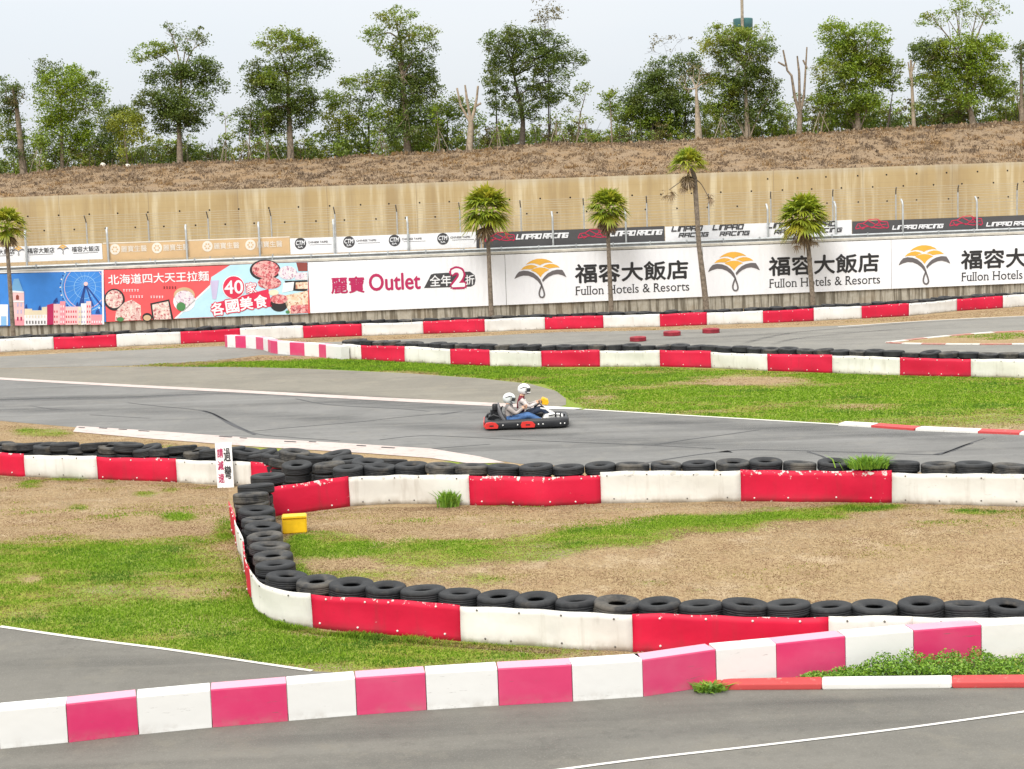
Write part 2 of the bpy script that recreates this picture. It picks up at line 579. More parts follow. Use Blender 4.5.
m, nt, b = nodes('turf')
g = attr(nt, 'green')
fine = noise(nt, 14, 4, .75, stretch=(1, .7, 1)); mid = noise(nt, 2.3, 5, .7, off=2); big = noise(nt, .5, 3, .6, off=7)
gg = math_(nt, 'ADD', g, math_(nt, 'MULTIPLY', math_(nt, 'SUBTRACT', mid, .5), .9))
gg = math_(nt, 'ADD', gg, math_(nt, 'MULTIPLY', math_(nt, 'SUBTRACT', fine, .5), .9))
dry = mix(nt, ramp(nt, fine, .3, .72), (.25, .175, .095), (.38, .285, .165))
dry = mix(nt, math_(nt, 'MULTIPLY', ramp(nt, mid, .45, .75), .6), dry, (.24, .15, .088))
pale = noise(nt, 1.1, 5, .7, off=12)
dry = mix(nt, math_(nt, 'MULTIPLY', ramp(nt, pale, .52, .7), .7), dry, (.42, .33, .22))
lush = mix(nt, ramp(nt, fine, .3, .7), (0.121, 0.183, 0.024), (0.232, 0.297, 0.051))
lush = mix(nt, math_(nt, 'MULTIPLY', ramp(nt, big, .4, .7), .5), lush, (.29, .29, .05))
col = mix(nt, ramp(nt, gg, .25, .75), dry, lush)
bk = mix(nt, ramp(nt, fine, .3, .7), (.17, .12, .08), (.32, .24, .155))
bk = mix(nt, math_(nt, 'MULTIPLY', ramp(nt, mid, .50, .70), .8), bk, (.13, .095, .075))
bk = mix(nt, math_(nt, 'MULTIPLY', ramp(nt, big, .45, .65), .7), bk, (.25, .165, .09))
col = mix(nt, attr(nt, 'bank'), col, bk)
nt.links.new(col, b.inputs['Base Color']); b.inputs['Roughness'].default_value = 1.0
b.inputs['Specular IOR Level'].default_value = .1
bump(nt, b, fine, .8, .05)
M['turf'] = m
ground = npmesh('ground', np.stack([GX, GY, GZ], -1).reshape(-1, 3), quads, M['turf'], attrs={'green': grn.ravel(), 'bank': bank.ravel()}, smooth=True)
tag(ground, kind='structure')


def drape(name, pts, mat, h, kind='structure', extrude=0.0, cuts=True):
    """a level sheet cut to an outline and laid h above the ground; extrude gives it a real upstand"""
    bm = bmesh.new()
    vs = [bm.verts.new((p[0], p[1], 0)) for p in pts]
    bm.faces.new(vs)
    y0, y1 = min(p[1] for p in pts), max(p[1] for p in pts)
    if cuts:
        for y in np.arange(20.8, 27.3, .4):
            if y0 < y < y1:
                bmesh.ops.bisect_plane(bm, geom=bm.verts[:] + bm.edges[:] + bm.faces[:], plane_co=(0, y, 0), plane_no=(0, 1, 0))
    bmesh.ops.triangulate(bm, faces=bm.faces[:])
    if bm.faces and sum(f.normal.z for f in bm.faces) < 0:
        bmesh.ops.reverse_faces(bm, faces=bm.faces[:])
    for v in bm.verts:
        v.co.z = float(T(v.co.x, v.co.y)) + h
    if extrude:
        r = bmesh.ops.extrude_face_region(bm, geom=bm.faces[:])
        for v in [e for e in r['geom'] if isinstance(e, bmesh.types.BMVert)]:
            v.co.z += extrude
    me = bpy.data.meshes.new(name)
    bm.to_mesh(me); bm.free()
    me.materials.append(mat)
    o = link(name, me)
    return tag(o, kind=kind) if kind else o


def GP(lst, h=0):
    return [G(x, y, h) for x, y in lst]


def strip(path, w0, w1=None):
    """outline of a band following a path on the ground"""
    w1 = w0 if w1 is None else w1
    P = np.array(path)[:, :2]
    t = np.gradient(P, axis=0); t /= np.linalg.norm(t, axis=1)[:, None]
    n = np.stack([-t[:, 1], t[:, 0]], 1)
    w = np.linspace(w0, w1, len(P))[:, None] / 2
    return np.concatenate([P + n * w, (P - n * w)[::-1]])


def smooth_path(P, step):
    """Catmull-Rom through the points, resampled at an even step"""
    P = np.array(P, float)
    Q = np.vstack([2 * P[0] - P[1], P, 2 * P[-1] - P[-2]])
    out = []
    for i in range(1, len(Q) - 2):
        for t in np.linspace(0, 1, 24, endpoint=False):
            a, b_, c, d = Q[i - 1], Q[i], Q[i + 1], Q[i + 2]
            out.append(.5 * ((2 * b_) + (-a + c) * t + (2 * a - 5 * b_ + 4 * c - d) * t * t + (-a + 3 * b_ - 3 * c + d) * t ** 3))
    out.append(P[-1])
    return resample(np.array(out), step)


def resample(P, step):
    P = np.array(P, float)
    L = np.concatenate([[0], np.cumsum(np.linalg.norm(np.diff(P[:, :2], axis=0), axis=1))])
    n = max(2, int(round(L[-1] / step)) + 1)
    s = np.linspace(0, L[-1], n)
    return np.stack([np.interp(s, L, P[:, k]) for k in range(P.shape[1])], 1)


UP = [(-120, 371), (0, 379), (120, 385.5), (250, 392), (360, 398), (500, 405), (560, 408.5), (650, 413.5), (760, 420), (840, 425), (920, 430.5), (1024, 434.5), (1150, 440)]
LO = [(1150, 482), (1024, 474), (800, 471), (600, 467.5), (520, 464), (480, 458), (431, 450), (331, 443.5), (255, 439.5), (150, 432), (77, 427.5), (0, 421), (-120, 411)]
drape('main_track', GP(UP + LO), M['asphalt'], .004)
FARUP = [(-120, 364), (0, 356.5), (100, 351.5), (180, 348), (250, 345), (400, 339.5), (485, 336), (560, 332), (700, 329.5), (800, 327), (870, 324.5), (900, 322.5), (960, 319), (1024, 316), (1150, 311)]
FARLO = [(1150, 372), (1024, 366), (900, 364), (700, 358), (540, 354), (345, 352), (300, 356.5), (262, 355), (215, 361), (150, 365.3), (100, 366.6), (-120, 370)]
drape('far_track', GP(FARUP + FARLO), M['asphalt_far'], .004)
RUN = [(-120, 370.3), (100, 367), (150, 366.6), (230, 367), (300, 368.6), (400, 373), (480, 378.5), (530, 384), (556, 391), (566, 399), (566, 405), (555, 408), (500, 404.5), (360, 397.5), (250, 391.5), (120, 385), (0, 378.5), (-120, 370.8)]
drape('paved_runoff', GP(RUN), M['runoff'], .006)
NEAR = [(-150, 606), (0, 627), (85, 639), (170, 650), (255, 663), (311, 671.5), (420, 676), (560, 668), (717, 664), (777, 668), (1150, 660), (1150, 800), (500, 840), (-150, 840)]
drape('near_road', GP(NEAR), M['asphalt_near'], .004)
ISL = [(887, 343), (911, 340.2), (949, 336), (993, 332.6), (1024, 331.4), (1150, 328), (1150, 344), (1024, 344.3), (980, 344.6), (920, 344.3)]
o = drape('turf_island', GP(ISL), M['turf'], .012)
ptsI = np.array([v.co[:] for v in o.data.vertices])
at = o.data.attributes.new('green', 'FLOAT', 'POINT')
at.data.foreach_set('value', [float(x) for x in green(*proj(ptsI[:, 0], ptsI[:, 1], ptsI[:, 2])) * .9])

# painted lines and kerbs
drape('edge_line', strip(smooth_path(GP([(-100, 372), (0, 378.8), (120, 385.5), (250, 392.2), (360, 398.2), (460, 403.2), (540, 407)]), .8), .42, .62), M['line_pink'], .012)
drape('kerb', GP([(541, 406.6), (560, 407.2), (583, 408.8), (574, 409.9), (541, 409.2)]), M['kerb_white'], .016)
drape('edge_line', strip(smooth_path(GP([(584, 409.6), (650, 413.6), (760, 420.1), (842, 425)]), .8), .14), M['line_white'], .012)
K = [(842, 424.6), (875, 426.4), (918, 429.6), (980, 432.2), (1022, 433.8), (1075, 437), (1150, 441)]
for i in range(len(K) - 1):
    drape('kerb', strip(resample(GP([K[i], K[i + 1]]), .6), .42), M['kerb_white' if i % 2 == 0 else 'kerb_red'], .004, extrude=.05)
drape('kerb', GP([(77, 426.3), (150, 431), (255, 438.5), (331, 442.7), (431, 449), (480, 457), (505, 463), (470, 464), (431, 458.5), (365, 453.5), (331, 451.5), (255, 447), (150, 439), (73, 432)]), M['line_pink'], .012)
pth = smooth_path(GP([(80, 427.2), (150, 431.8), (255, 439.3), (331, 443.5), (431, 450)]), .7)
rub = MB()
for k in range(len(pth) - 1):
    if random.random() < .55:
        p = pth[k]; q = p + (pth[k + 1] - p) * random.uniform(.3, .7)
        rub.box(((p[0] + q[0]) / 2, (p[1] + q[1]) / 2 - random.uniform(0, .25), .021), (abs(q[0] - p[0]), .03 + random.random() * .03, .012), 0, math.atan2(q[1] - p[1], q[0] - p[0]))
tag(rub.build('tar_dashes', M['tar']), kind='structure')
drape('edge_line', strip(smooth_path(GP([(0, 627), (85, 639.3), (170, 650.3), (255, 663), (312, 671.5)]), .4), .075), M['line_white'], .012)
drape('edge_line', strip(smooth_path(GP([(520, 776), (640, 760), (768, 745.5), (900, 729.5), (1024, 712.5), (1120, 699)]), .3), .055, .05), M['kerb_white'], .012)
drape('edge_line', strip(smooth_path(GP([(838, 327), (900, 322.6), (960, 319.2), (1024, 316.3), (1130, 312)]), .8), .16), M['line_white'], .012)
for a, b_, kk in (((1130, 327), (1024, 331.6), 'line_white'), ((1024, 331.6), (993, 332.8), 'kerb_faded'), ((993, 332.8), (972, 334.4), 'line_white'), ((972, 334.4), (949, 336.3), 'kerb_faded'), ((949, 336.3), (925, 338.6), 'line_white'), ((925, 338.6), (906, 340.8), 'kerb_faded'),
                  ((906, 340.8), (888, 343), 'line_white'), ((888, 343), (903, 343.8), 'kerb_faded'), ((903, 343.8), (922, 344.3), 'line_white'), ((922, 344.3), (946, 344.6), 'kerb_faded'), ((946, 344.6), (980, 344.8), 'line_white'), ((980, 344.8), (1012, 344.6), 'kerb_faded'), ((1012, 344.6), (1130, 344), 'line_white')):
    drape('kerb', strip(resample(GP([a, b_]), .8), .26), M[kk], .006, extrude=.03)
# red and white kerb of the nearest road
KB = [(700, 691.5), (722, 690.5), (822, 690), (952, 688.5), (1060, 688), (1150, 688)]
KT = [(700, 685.5), (722, 684.5), (822, 682.5), (952, 681), (1060, 680), (1150, 680)]
for i in range(len(KB) - 1):
    bot = GP([KB[i], KB[i + 1]]); top = GP([KT[i], KT[i + 1]])
    o = drape('kerb', [bot[0], bot[1], top[1], top[0]], M['kerb_white' if i == 2 else 'kerb_red'], .004, extrude=.07)
    bv = o.modifiers.new('soft_edge', 'BEVEL'); bv.width = .02; bv.segments = 2

# sealed cracks and tyre marks on the track
SEAMS = [([(128, 403), (160, 406.5), (203, 411), (225, 420), (255, 433.5), (290, 437.5), (340, 441)], .055, 'tar'),
         ([(203, 411), (215, 415), (232, 425), (255, 435)], .12, 'tar'),
         ([(252, 431.5), (300, 427), (360, 422), (400, 417.5), (455, 412.5)], .05, 'tar'),
         ([(296, 399), (330, 405), (400, 409), (430, 411.5)], .06, 'tar'),
         ([(380, 440), (420, 436), (470, 437.5), (560, 442), (640, 445), (715, 449)], .05, 'tar'),
         ([(655, 445), (690, 439.5), (725, 435), (760, 430)], .06, 'tar'),
         ([(640, 464), (690, 456), (725, 452), (735, 454), (728, 451), (760, 450), (870, 453), (935, 455), (948, 452), (970, 443.5), (985, 438.5)], .06, 'tar'),
         ([(935, 455), (950, 451.5), (962, 446.5), (972, 443.5)], .13, 'tar'),
         ([(808, 452), (822, 456.5), (827, 460), (826, 458.5)], .07, 'tar'),
         ([(30, 406), (50, 409), (64, 409.5)], .05, 'tar'), ([(90, 415), (150, 418.5)], .05, 'skid'),
         ([(440, 415), (462, 411.5)], .12, 'skid'), ([(430, 449), (490, 444.5)], .05, 'tar')]
for pl, w, mm in SEAMS:
    drape('tar_seam', strip(smooth_path(GP(pl), .35), w, w * .7), M[mm], .009)
m, nt, b = nodes('laid_rubber')
b.inputs['Base Color'].default_value = (.05, .052, .056, 1); b.inputs['Roughness'].default_value = .7
fa = math_(nt, 'MULTIPLY', attr(nt, 'mid'), ramp(nt, noise(nt, 1.0, 4, .6, stretch=(.12, 2.0, 1)), .25, .75))
tp_ = N(nt, 'ShaderNodeBsdfTransparent'); mx_ = N(nt, 'ShaderNodeMixShader')
nt.links.new(fa, mx_.inputs[0]); nt.links.new(tp_.outputs[0], mx_.inputs[1]); nt.links.new(b.outputs[0], mx_.inputs[2]); nt.links.new(mx_.outputs[0], nt.nodes['Material Output'].inputs[0])
M['laid'] = m
for pl, w, a_ in (([(-80, 403), (0, 400), (60, 398.5), (140, 396.5), (230, 392.5), (330, 396), (420, 402)], 1.5, .75), ([(-60, 409), (100, 411), (260, 415), (420, 426), (560, 437), (720, 446), (900, 452)], 1.6, .35),
                  ([(300, 400), (450, 408), (600, 418), (800, 430), (1050, 441)], 1.6, .40),
                  ([(740, 345), (765, 338), (800, 332), (850, 328), (930, 322)], .45, .7), ([(770, 346), (790, 340), (840, 334), (930, 327)], .4, .6), ([(500, 345), (600, 342), (700, 338), (820, 331)], 1.2, .3),
                  ([(-40, 668), (100, 664), (240, 668)], .9, .25), ([(180, 748), (420, 728), (640, 716), (800, 703), (1050, 698)], .8, .28), ([(300, 775), (520, 748), (760, 727), (1050, 716)], .7, .22)):
    P_ = smooth_path(GP(pl), .4)
    t_ = np.gradient(P_[:, :2], axis=0); t_ /= np.linalg.norm(t_, axis=1)[:, None]
    nn_ = np.stack([-t_[:, 1], t_[:, 0]], 1)
    rows = []; at_ = []
    for u in (-1, -.5, 0, .5, 1):
        q = P_[:, :2] + nn_ * u * w / 2
        rows.append(np.column_stack([q, T(q[:, 0], q[:, 1]) + .0085])); e_ = np.minimum(1, np.minimum(np.arange(len(P_)), np.arange(len(P_))[::-1]) / 5.0)
        at_.append(e_ * a_ * (1 - abs(u)) ** .8 * (1 if abs(u) < 1 else 0))
    K_ = len(P_)
    qd = [(r_ * K_ + i, r_ * K_ + i + 1, (r_ + 1) * K_ + i + 1, (r_ + 1) * K_ + i) for r_ in range(4) for i in range(K_ - 1)]
    tag(npmesh('rubber_streak', np.concatenate(rows), np.array(qd)[:, ::-1], M['laid'], attrs={'mid': np.concatenate(at_)}), kind='structure')


# ------------------------------------------------------------------ barriers
def bolt_mesh(name, mat, r=.014):
    mb = MB(); mb.lathe([(0, .012), (r * .6, .011), (r, .004), (r, -.006)], 10, closed=False)
    me_o = mb.build(name, mat, None, (0, 0, 0))
    me = me_o.data
    me.transform(Matrix.Rotation(PI / 2, 4, 'X'))
    bpy.data.objects.remove(me_o)
    return me


BOLT_D = bolt_mesh('bolt_dark', M['bolt_dark']); BOLT_W = bolt_mesh('bolt_white', M['bolt_white'], .016)


def panel(path, h, mat, label, group, bolts, lean=0.0, wav=.020, flip=1):
    h = h * random.uniform(.97, 1.035)
    """one sheet bolted along a stretch of barrier: path is its foot on the ground"""
    P = resample(np.array(path), .12)
    n = len(P); m_ = 7
    t = np.gradient(P[:, :2], axis=0); t /= np.linalg.norm(t, axis=1)[:, None]
    nr = np.stack([t[:, 1], -t[:, 0]], 1) * flip            # towards the outside
    a, b_, c = np.random.default_rng(abs(hash(label)) % 99999 if False else sum(map(ord, label))).uniform(0, 6.28, 3)
    L = np.arange(n) * .12
    vs = []
    for back in (0, 1):
        for j in range(m_):
            u = j / (m_ - 1)
            for i in range(n):
                e = min(1, min(i, n - 1 - i) / 3.0)
                d = wav * (np.sin(L[i] * 2.1 + a) * (.3 + u) + .7 * np.sin(L[i] * 5.3 + b_ + 2 * u) * (1.2 - u) + .5 * np.sin(u * 5 + c + L[i])) * (.35 + .65 * e)
                d += lean * u - back * .014
                zz = u * h - .02 + ((.012 * np.sin(L[i] * 1.7 + b_) + .005 * np.sin(L[i] * 9 + a)) if j >= m_ - 2 else 0)
                vs.append((P[i, 0] + nr[i, 0] * d, P[i, 1] + nr[i, 1] * d, P[i, 2] + zz))
    fs = []
    K_ = n * m_
    for j in range(m_ - 1):
        for i in range(n - 1):
            q = j * n + i
            f = (q, q + 1, q + n + 1, q + n)
            fs.append(f); fs.append(tuple(x + K_ for x in f[::-1]))
    ring = [i for i in range(n)] + [j * n + n - 1 for j in range(1, m_)] + [(m_ - 1) * n + i for i in range(n - 2, -1, -1)] + [j * n for j in range(m_ - 2, 0, -1)]
    for k in range(len(ring)):
        p, q = ring[k], ring[(k + 1) % len(ring)]
        fs.append((q, p, p + K_, q + K_))
    mb = MB(); mb.add(vs, fs, 0, True)
    o = mb.build('barrier_panel', mat)
    tag(o, label, 'barrier panel', group)
    if bolts:
        red = 'red' in mat.name
        nb = max(2, int(round((n * .12) / bolts)))
        for u in (.13, .87):
            for k in range(nb):
                i = int((k + .5) / nb * (n - 1) + random.uniform(-1, 1))
                j = 1 if u < .5 else m_ - 2
                p = Vector(vs[j * n + i]); p.z = P[i, 2] + u * h + random.uniform(-.015, .015)
                bo = bpy.data.objects.new('bolt', BOLT_W if red else BOLT_D)
                COL.objects.link(bo); bo.parent = o
                nn = Vector((nr[i, 0], nr[i, 1], 0))
                bo.location = p + nn * .004 - Vector(ORG[o.name])
                bo.rotation_euler = (0, 0, math.atan2(nn.x, -nn.y))
    return o


def sub(path, x0, x1):
    """stretch of a picture-x monotone ground outline between two x values"""
    xs_ = [p[0] for p in path]; ys_ = [p[1] for p in path]
    mids = [p for p in path if x0 < p[0] < x1]
    e = [(x0, float(np.interp(x0, xs_, ys_)))] + mids + [(x1, float(np.interp(x1, xs_, ys_)))]
    return GP(e)


def tyre_mesh(name, R, w, mat, n=40, lug=0.0):
    h = w / 2
    pr = [(.36, -.40), (.39, -.66), (.56, -.94), (.72, -.93), (.78, -1), (.88, -.98), (.95, -.88), (.985, -.74), (1, -.55), (1, -.36), (.988, -.33), (.988, -.28), (1, -.25), (1, -.05), (.988, -.03), (.988, .03), (1, .05),
          (1, .25), (.988, .28), (.988, .33), (1, .36), (1, .55), (.985, .74), (.95, .88), (.88, .98), (.78, 1), (.72, .93), (.56, .94), (.39, .66), (.36, .40), (.50, .36), (.86, .62), (.92, .3), (.92, -.3), (.86, -.62), (.50, -.36)]
    mb = MB(); mb.lathe([(r * R, z * h) for r, z in pr], n)
    if lug:      # blocky tread: every other rib of the tread stands lower
        for i_, p in enumerate(mb.v):
            rr_ = math.hypot(p[0], p[1])
            if rr_ > .97 * R:
                q = int((math.atan2(p[1], p[0]) % (2 * PI)) / (2 * PI) * n + .5 + (1 if p[2] > 0 else 0))
                k_ = 1 - lug * ((q // 2) % 2)
                mb.v[i_] = (p[0] * k_, p[1] * k_, p[2])
    o = mb.build(name, mat, None, (0, 0, 0)); me = o.data
    bpy.data.objects.remove(o)
    return me


RUB2 = M['rubber'].copy(); RUB2.name = 'rubber_dusty'
for n_ in RUB2.node_tree.nodes:
    if n_.type == 'MIX' and not n_.inputs['B'].is_linked and n_.inputs['B'].default_value[0] > .1:
        n_.inputs['B'].default_value = (.17, .15, .12, 1)
    if n_.type == 'MAP_RANGE' and abs(n_.inputs['From Min'].default_value - .58) < .01:
        n_.inputs['From Min'].default_value = .40; n_.inputs['From Max'].default_value = .66
TY = [tyre_mesh('tyre', .315, .185, M['rubber']), tyre_mesh('tyre', .325, .195, M['rubber'], 48, .022), tyre_mesh('tyre', .30, .17, RUB2), tyre_mesh('tyre', .32, .18, RUB2, 56, .014), tyre_mesh('tyre', .31, .20, M['rubber'], 64, .018)]
TYLOW = []


def tyre(p, label, group, big=None, tilt=.075, scale=1.0, lower=3, mesh=None):
    k = random.choice((0, 0, 1, 2, 3, 4)) if big is None else big
    o = bpy.data.objects.new('tyre', mesh or TY[k])
    COL.objects.link(o)
    o.location = p
    q_ = scale * random.uniform(.95, 1.05)
    o.scale = (q_, q_ * random.uniform(.96, 1.03), q_ * random.uniform(.9, 1.08))
    o.rotation_euler = (random.uniform(-tilt, tilt), random.uniform(-tilt, tilt), random.uniform(0, 6))
    tag(o, label, 'tyre', group)
    if lower:
        gz = float(T(p[0], p[1]))
        hh = (p[2] - gz - .1) / lower
        for q in range(lower):
            TYLOW.append((p[0] + random.uniform(-.02, .02), p[1] + random.uniform(-.02, .02), gz + hh * (q + .5), hh / .19))
    return o


class Row:
    """names tyres by the panel they stand behind"""
    def __init__(s, rowname):
        s.rowname = rowname; s.panels = []; s.cnt = {'red': 0, 'white': 0}; s.ty = {}

    def add_panel(s, colour, path):
        s.cnt[colour] += 1
        s.panels.append((colour, s.cnt[colour], np.mean(np.array(path), axis=0)[:2], np.array(path)[:, :2]))
        return f'{colour} sheet, {ORDS[s.cnt[colour] - 1]} {colour} one from left, on the {s.rowname}'

    def key(s, p):
        d = [min(np.linalg.norm(resample(q[3], .3) - p[:2], axis=1)) for q in s.panels]
        return int(np.argmin(d))

    def tyres(s, pts, group, **kw):
        idx = {}
        for p in pts:
            k = s.key(p); idx[k] = idx.get(k, 0) + 1
            q = s.panels[k]
            lab = f'black tyre {ORDS[idx[k] - 1]} from left behind {ORDS[q[1] - 1]} {q[0]} sheet of {s.rowname}'
            tyre(p, lab, group, **kw)


def offset(P, d):
    P = np.array(P)
    t = np.gradient(P[:, :2], axis=0); t /= np.linalg.norm(t, axis=1)[:, None]
    n = np.stack([-t[:, 1], t[:, 0]], 1)
    Q = P.copy(); Q[:, :2] += n * d
    return Q


def tyre_pts(P, spacing, ztop, w=.19, jit=.03):
    Q = resample(P, spacing)
    Q[:, 0] += rng.uniform(-jit, jit, len(Q)); Q[:, 1] += rng.uniform(-jit, jit, len(Q))
    Q[:, 2] = T(Q[:, 0], Q[:, 1]) + ztop - w / 2 + rng.uniform(-.02, .02, len(Q))
    return Q


# barrier under the billboards
A = [(-75, 356), (0, 352.5), (54, 349.7), (117, 347), (181, 344), (240.6, 341), (303.5, 338.2), (362, 336), (423.5, 334), (485, 332), (545, 329.7), (603.5, 328), (660, 326.8), (707, 325), (763, 323.2), (814, 321), (861.5, 318.6), (909, 316), (957, 311), (1003, 308), (1050, 305), (1100, 302)]
rA = Row('barrier under the billboards')
for i in range(len(A) - 1):
    c = 'red' if i % 2 == 0 else 'white'
    pth = sub(A, A[i][0], A[i + 1][0])
    panel(pth, .56, M['panel_red_clean' if c == 'red' else 'panel_white_clean'], rA.add_panel(c, pth), 'sheets of the barrier under the billboards', .6)
# barrier on the far side of the kart track
B = [(343, 358.4), (361.5, 360), (405, 362), (450.5, 364.5), (490, 366), (541.5, 367), (600, 366.8), (660, 366.6), (711, 368), (767.5, 371), (832.5, 373), (900, 375.4), (971, 377), (1045, 378.4), (1110, 380)]
rB = Row('barrier beyond the kart')
for i in range(len(B) - 1):
    c = 'white' if i % 2 == 0 else 'red'
    pth = sub(B, B[i][0], B[i + 1][0])
    panel(pth, .56, M['panel_red_clean' if c == 'red' else 'panel_white'], rB.add_panel(c, pth), 'sheets of the barrier beyond the kart', .55)
# barrier on the near side of the kart track
C = [(262, 523), (266, 519.5), (274, 516.5), (300, 513.5), (350, 506.5), (397, 503.5), (470, 505.3), (545, 506.8), (601, 503.4), (741, 501.4), (892, 503), (1045, 507.5), (1200, 511)]
CB = [262, 350, 470, 601, 741, 892, 1045, 1200]
rC = Row('trackside barrier')
for i in range(len(CB) - 1):
    c = 'red' if i % 2 == 0 else 'white'
    pth = sub(C, CB[i], CB[i + 1])
    panel(pth, .58, M['panel_' + c], rC.add_panel(c, pth), 'sheets of the trackside barrier', .68)
# short barrier at left, with the warning sign
E = [(-80, 471.5), (0, 475.5), (25, 477), (98, 479.3), (177, 482.4), (252, 486.8), (300, 490), (345, 493)]
EB = [-80, 25, 98, 177, 252, 300]
rE = Row('barrier behind the sign')
for i in range(len(EB) - 1):
    c = 'red' if i % 2 == 0 else 'white'
    pth = sub(E, EB[i], EB[i + 1])
    panel(pth, .52, M['panel_' + c], rE.add_panel(c, pth), 'sheets of the barrier behind the sign', .62)
# nearest tyre barrier with its curved end
Dc = [(231.5, 531), (235, 543), (239, 553), (243, 566), (247, 580), (251, 598), (258, 613), (272, 621), (290, 625), (313, 628)]
Dp = smooth_path(GP(Dc), .1)
pxD, pyD = proj(Dp[:, 0], Dp[:, 1], Dp[:, 2])
D = [(313, 628), (461, 641.5), (560, 648), (633, 652), (829, 655), (913, 655), (1045, 655), (1200, 655)]
rD = Row('nearest barrier')
cuts = [0, int(np.argmin(abs(pyD - 549))), int(np.argmin(abs(pyD - 573))), int(np.argmin(abs(pxD - 252) + abs(pyD - 602))), len(Dp) - 1]
for i in range(4):
    c = 'red' if i % 2 == 0 else 'white'
    pth = Dp[cuts[i]:cuts[i + 1] + 1]
    panel(pth, .52, M['panel_' + c], rD.add_panel(c, pth), 'sheets of the nearest barrier', .6, lean=.02)
DB = [313, 461, 633, 829, 913, 1045, 1200]
for i in range(len(DB) - 1):
    c = 'red' if i in (0, 2) else 'white'
    pth = sub(D, DB[i], DB[i + 1])
    panel(pth, .52, M['panel_' + c], rD.add_panel(c, pth), 'sheets of the nearest barrier', .6)

# tyres along each barrier
rA.tyres(tyre_pts(offset(GP(A), .37), .575, .645), 'tyres of the barrier under the billboards', tilt=.09)
rB.tyres(tyre_pts(offset(GP(B), .37), .565, .69), 'tyres of the barrier beyond the kart', tilt=.09)
Cw = GP([q for q in C if q[0] > 345])
Cpts = tyre_pts(offset(resample(Cw, .2), .38), .60, .69)
rC.tyres(Cpts, 'tyres of the trackside barrier')
Ew = GP([(-80, 471.5), (0, 475.5), (25, 477), (98, 479.3), (177, 482.4), (252, 486.8), (300, 491)])
Ept = tyre_pts(offset(resample(Ew, .2), .38), .42, .675, jit=.05)
Ept[:, 2] += rng.uniform(-.03, .05, len(Ept))
rE.tyres(Ept, 'tyres of the barrier behind the sign', tilt=.14)
Dall = np.vstack([Dp, GP([q for q in D if q[0] > 313])])
Dt = tyre_pts(offset(resample(Dall, .15), .37), .57, .585, jit=.02)
rD.tyres(Dt, 'tyres of the nearest barrier', scale=.98)
# tyres that close the loop between the two barriers
LOOP = [(251, 498, .65), (256, 489, .63), (268, 479, .60), (297, 468, .60), (329, 467.5, .60), (368, 465.5, .60)]
for k, (x, y, hh) in enumerate(LOOP):
    tyre(G(x, y, hh), f'black tyre, {ORDS[k]} from left in the bend joining the nearest and trackside barriers', 'tyres in the bend', tilt=.1)
LOOP2 = [(284, 462), (306, 459), (336, 457.5), (348, 462), (392, 463.5)]
for k, (x, y) in enumerate(LOOP2[:5]):
    tyre(G(x, y, .50), f'worn black tyre, {ORDS[k]} from left in the pile behind the bend', 'tyres piled behind the bend', tilt=.16)
# red tyres lying on the far track
for k, (x, y) in enumerate(((638, 339), (672, 333.5), (711, 330.8))):
    tyre(G(x, y, .085), f'red painted tyre on the far track, {("leftmost", "middle", "rightmost")[k]} of three', 'red tyres on the far track', lower=0, tilt=.02, mesh=tyre_mesh('red_tyre', .335, .19, M['rubber_red'])).name = 'red_tyre'
# the tyres under the top ones: one mass, out of sight behind the sheets
tm = TY[0]
tv = np.array([v.co[:] for v in tyre_mesh('tyre_low', .30, .19, M['rubber'], 18).vertices])
tf = np.array([p.vertices[:] for p in bpy.data.meshes['tyre_low'].polygons])
vv = np.concatenate([tv * np.array([.97, .97, s]) + np.array([x, y, z]) for x, y, z, s in TYLOW])
ff = np.concatenate([tf + i * len(tv) for i in range(len(TYLOW))])
tag(npmesh('tyre_mass', vv, ff, M['rubber'], smooth=True), 'black tyres stacked beneath the top tyres of the barriers', 'tyres', None, 'stuff')


# ------------------------------------------------------------------ pink and white plastic blocks
def block(a, b_, depth, h, mat, label, group, gap=.012, feet=True):
    """hollow plastic barrier block standing between two foot points (front edge)"""
    a = np.array(a); b_ = np.array(b_)
    L = np.linalg.norm((b_ - a)[:2]); t = (b_ - a) / L
    n = np.array([-t[1], t[0], 0])
    L2 = L / 2 - gap * .3
    bm = bmesh.new()
    prof = [(-0.0, 0), (.003, .05), (.008, h - .02), (.016, h), (depth - .016, h), (depth - .008, h - .02), (depth - .003, .05), (depth, 0)]
    ring = []
    for s in (-L2, L2):
        ring.append([bm.verts.new((s, d, z)) for d, z in prof])
    k = len(prof)
    for i in range(k):
        j = (i + 1) % k
        bm.faces.new((ring[0][i], ring[1][i], ring[1][j], ring[0][j]))
    bm.faces.new(ring[0]); bm.faces.new(ring[1][::-1])
    bmesh.ops.recalc_face_normals(bm, faces=bm.faces[:])
    me = bpy.data.meshes.new('plastic_block')
    bm.to_mesh(me); bm.free()
    me.materials.append(mat)
    o = link('plastic_block', me)
    c = (a + b_) / 2
    o.location = (c[0], c[1], min(a[2], b_[2]) + .002)
    ORG[o.name] = np.array(o.location)
    o.rotation_euler = (0, 0, math.atan2(t[1], t[0]) + random.uniform(-.012, .012))
    at = me.attributes.new('top_light', 'FLOAT', 'POINT')  # marks the top, where painted skylight makes the colour paler
    at.data.foreach_set('value', [1.0 if v.co.z > h - .02 else 0.0 for v in me.vertices])
    bv = o.modifiers.new('rounded', 'BEVEL'); bv.width = .006; bv.segments = 2; bv.limit_method = 'ANGLE'
    tag(o, label, 'barrier block', group)
    return o


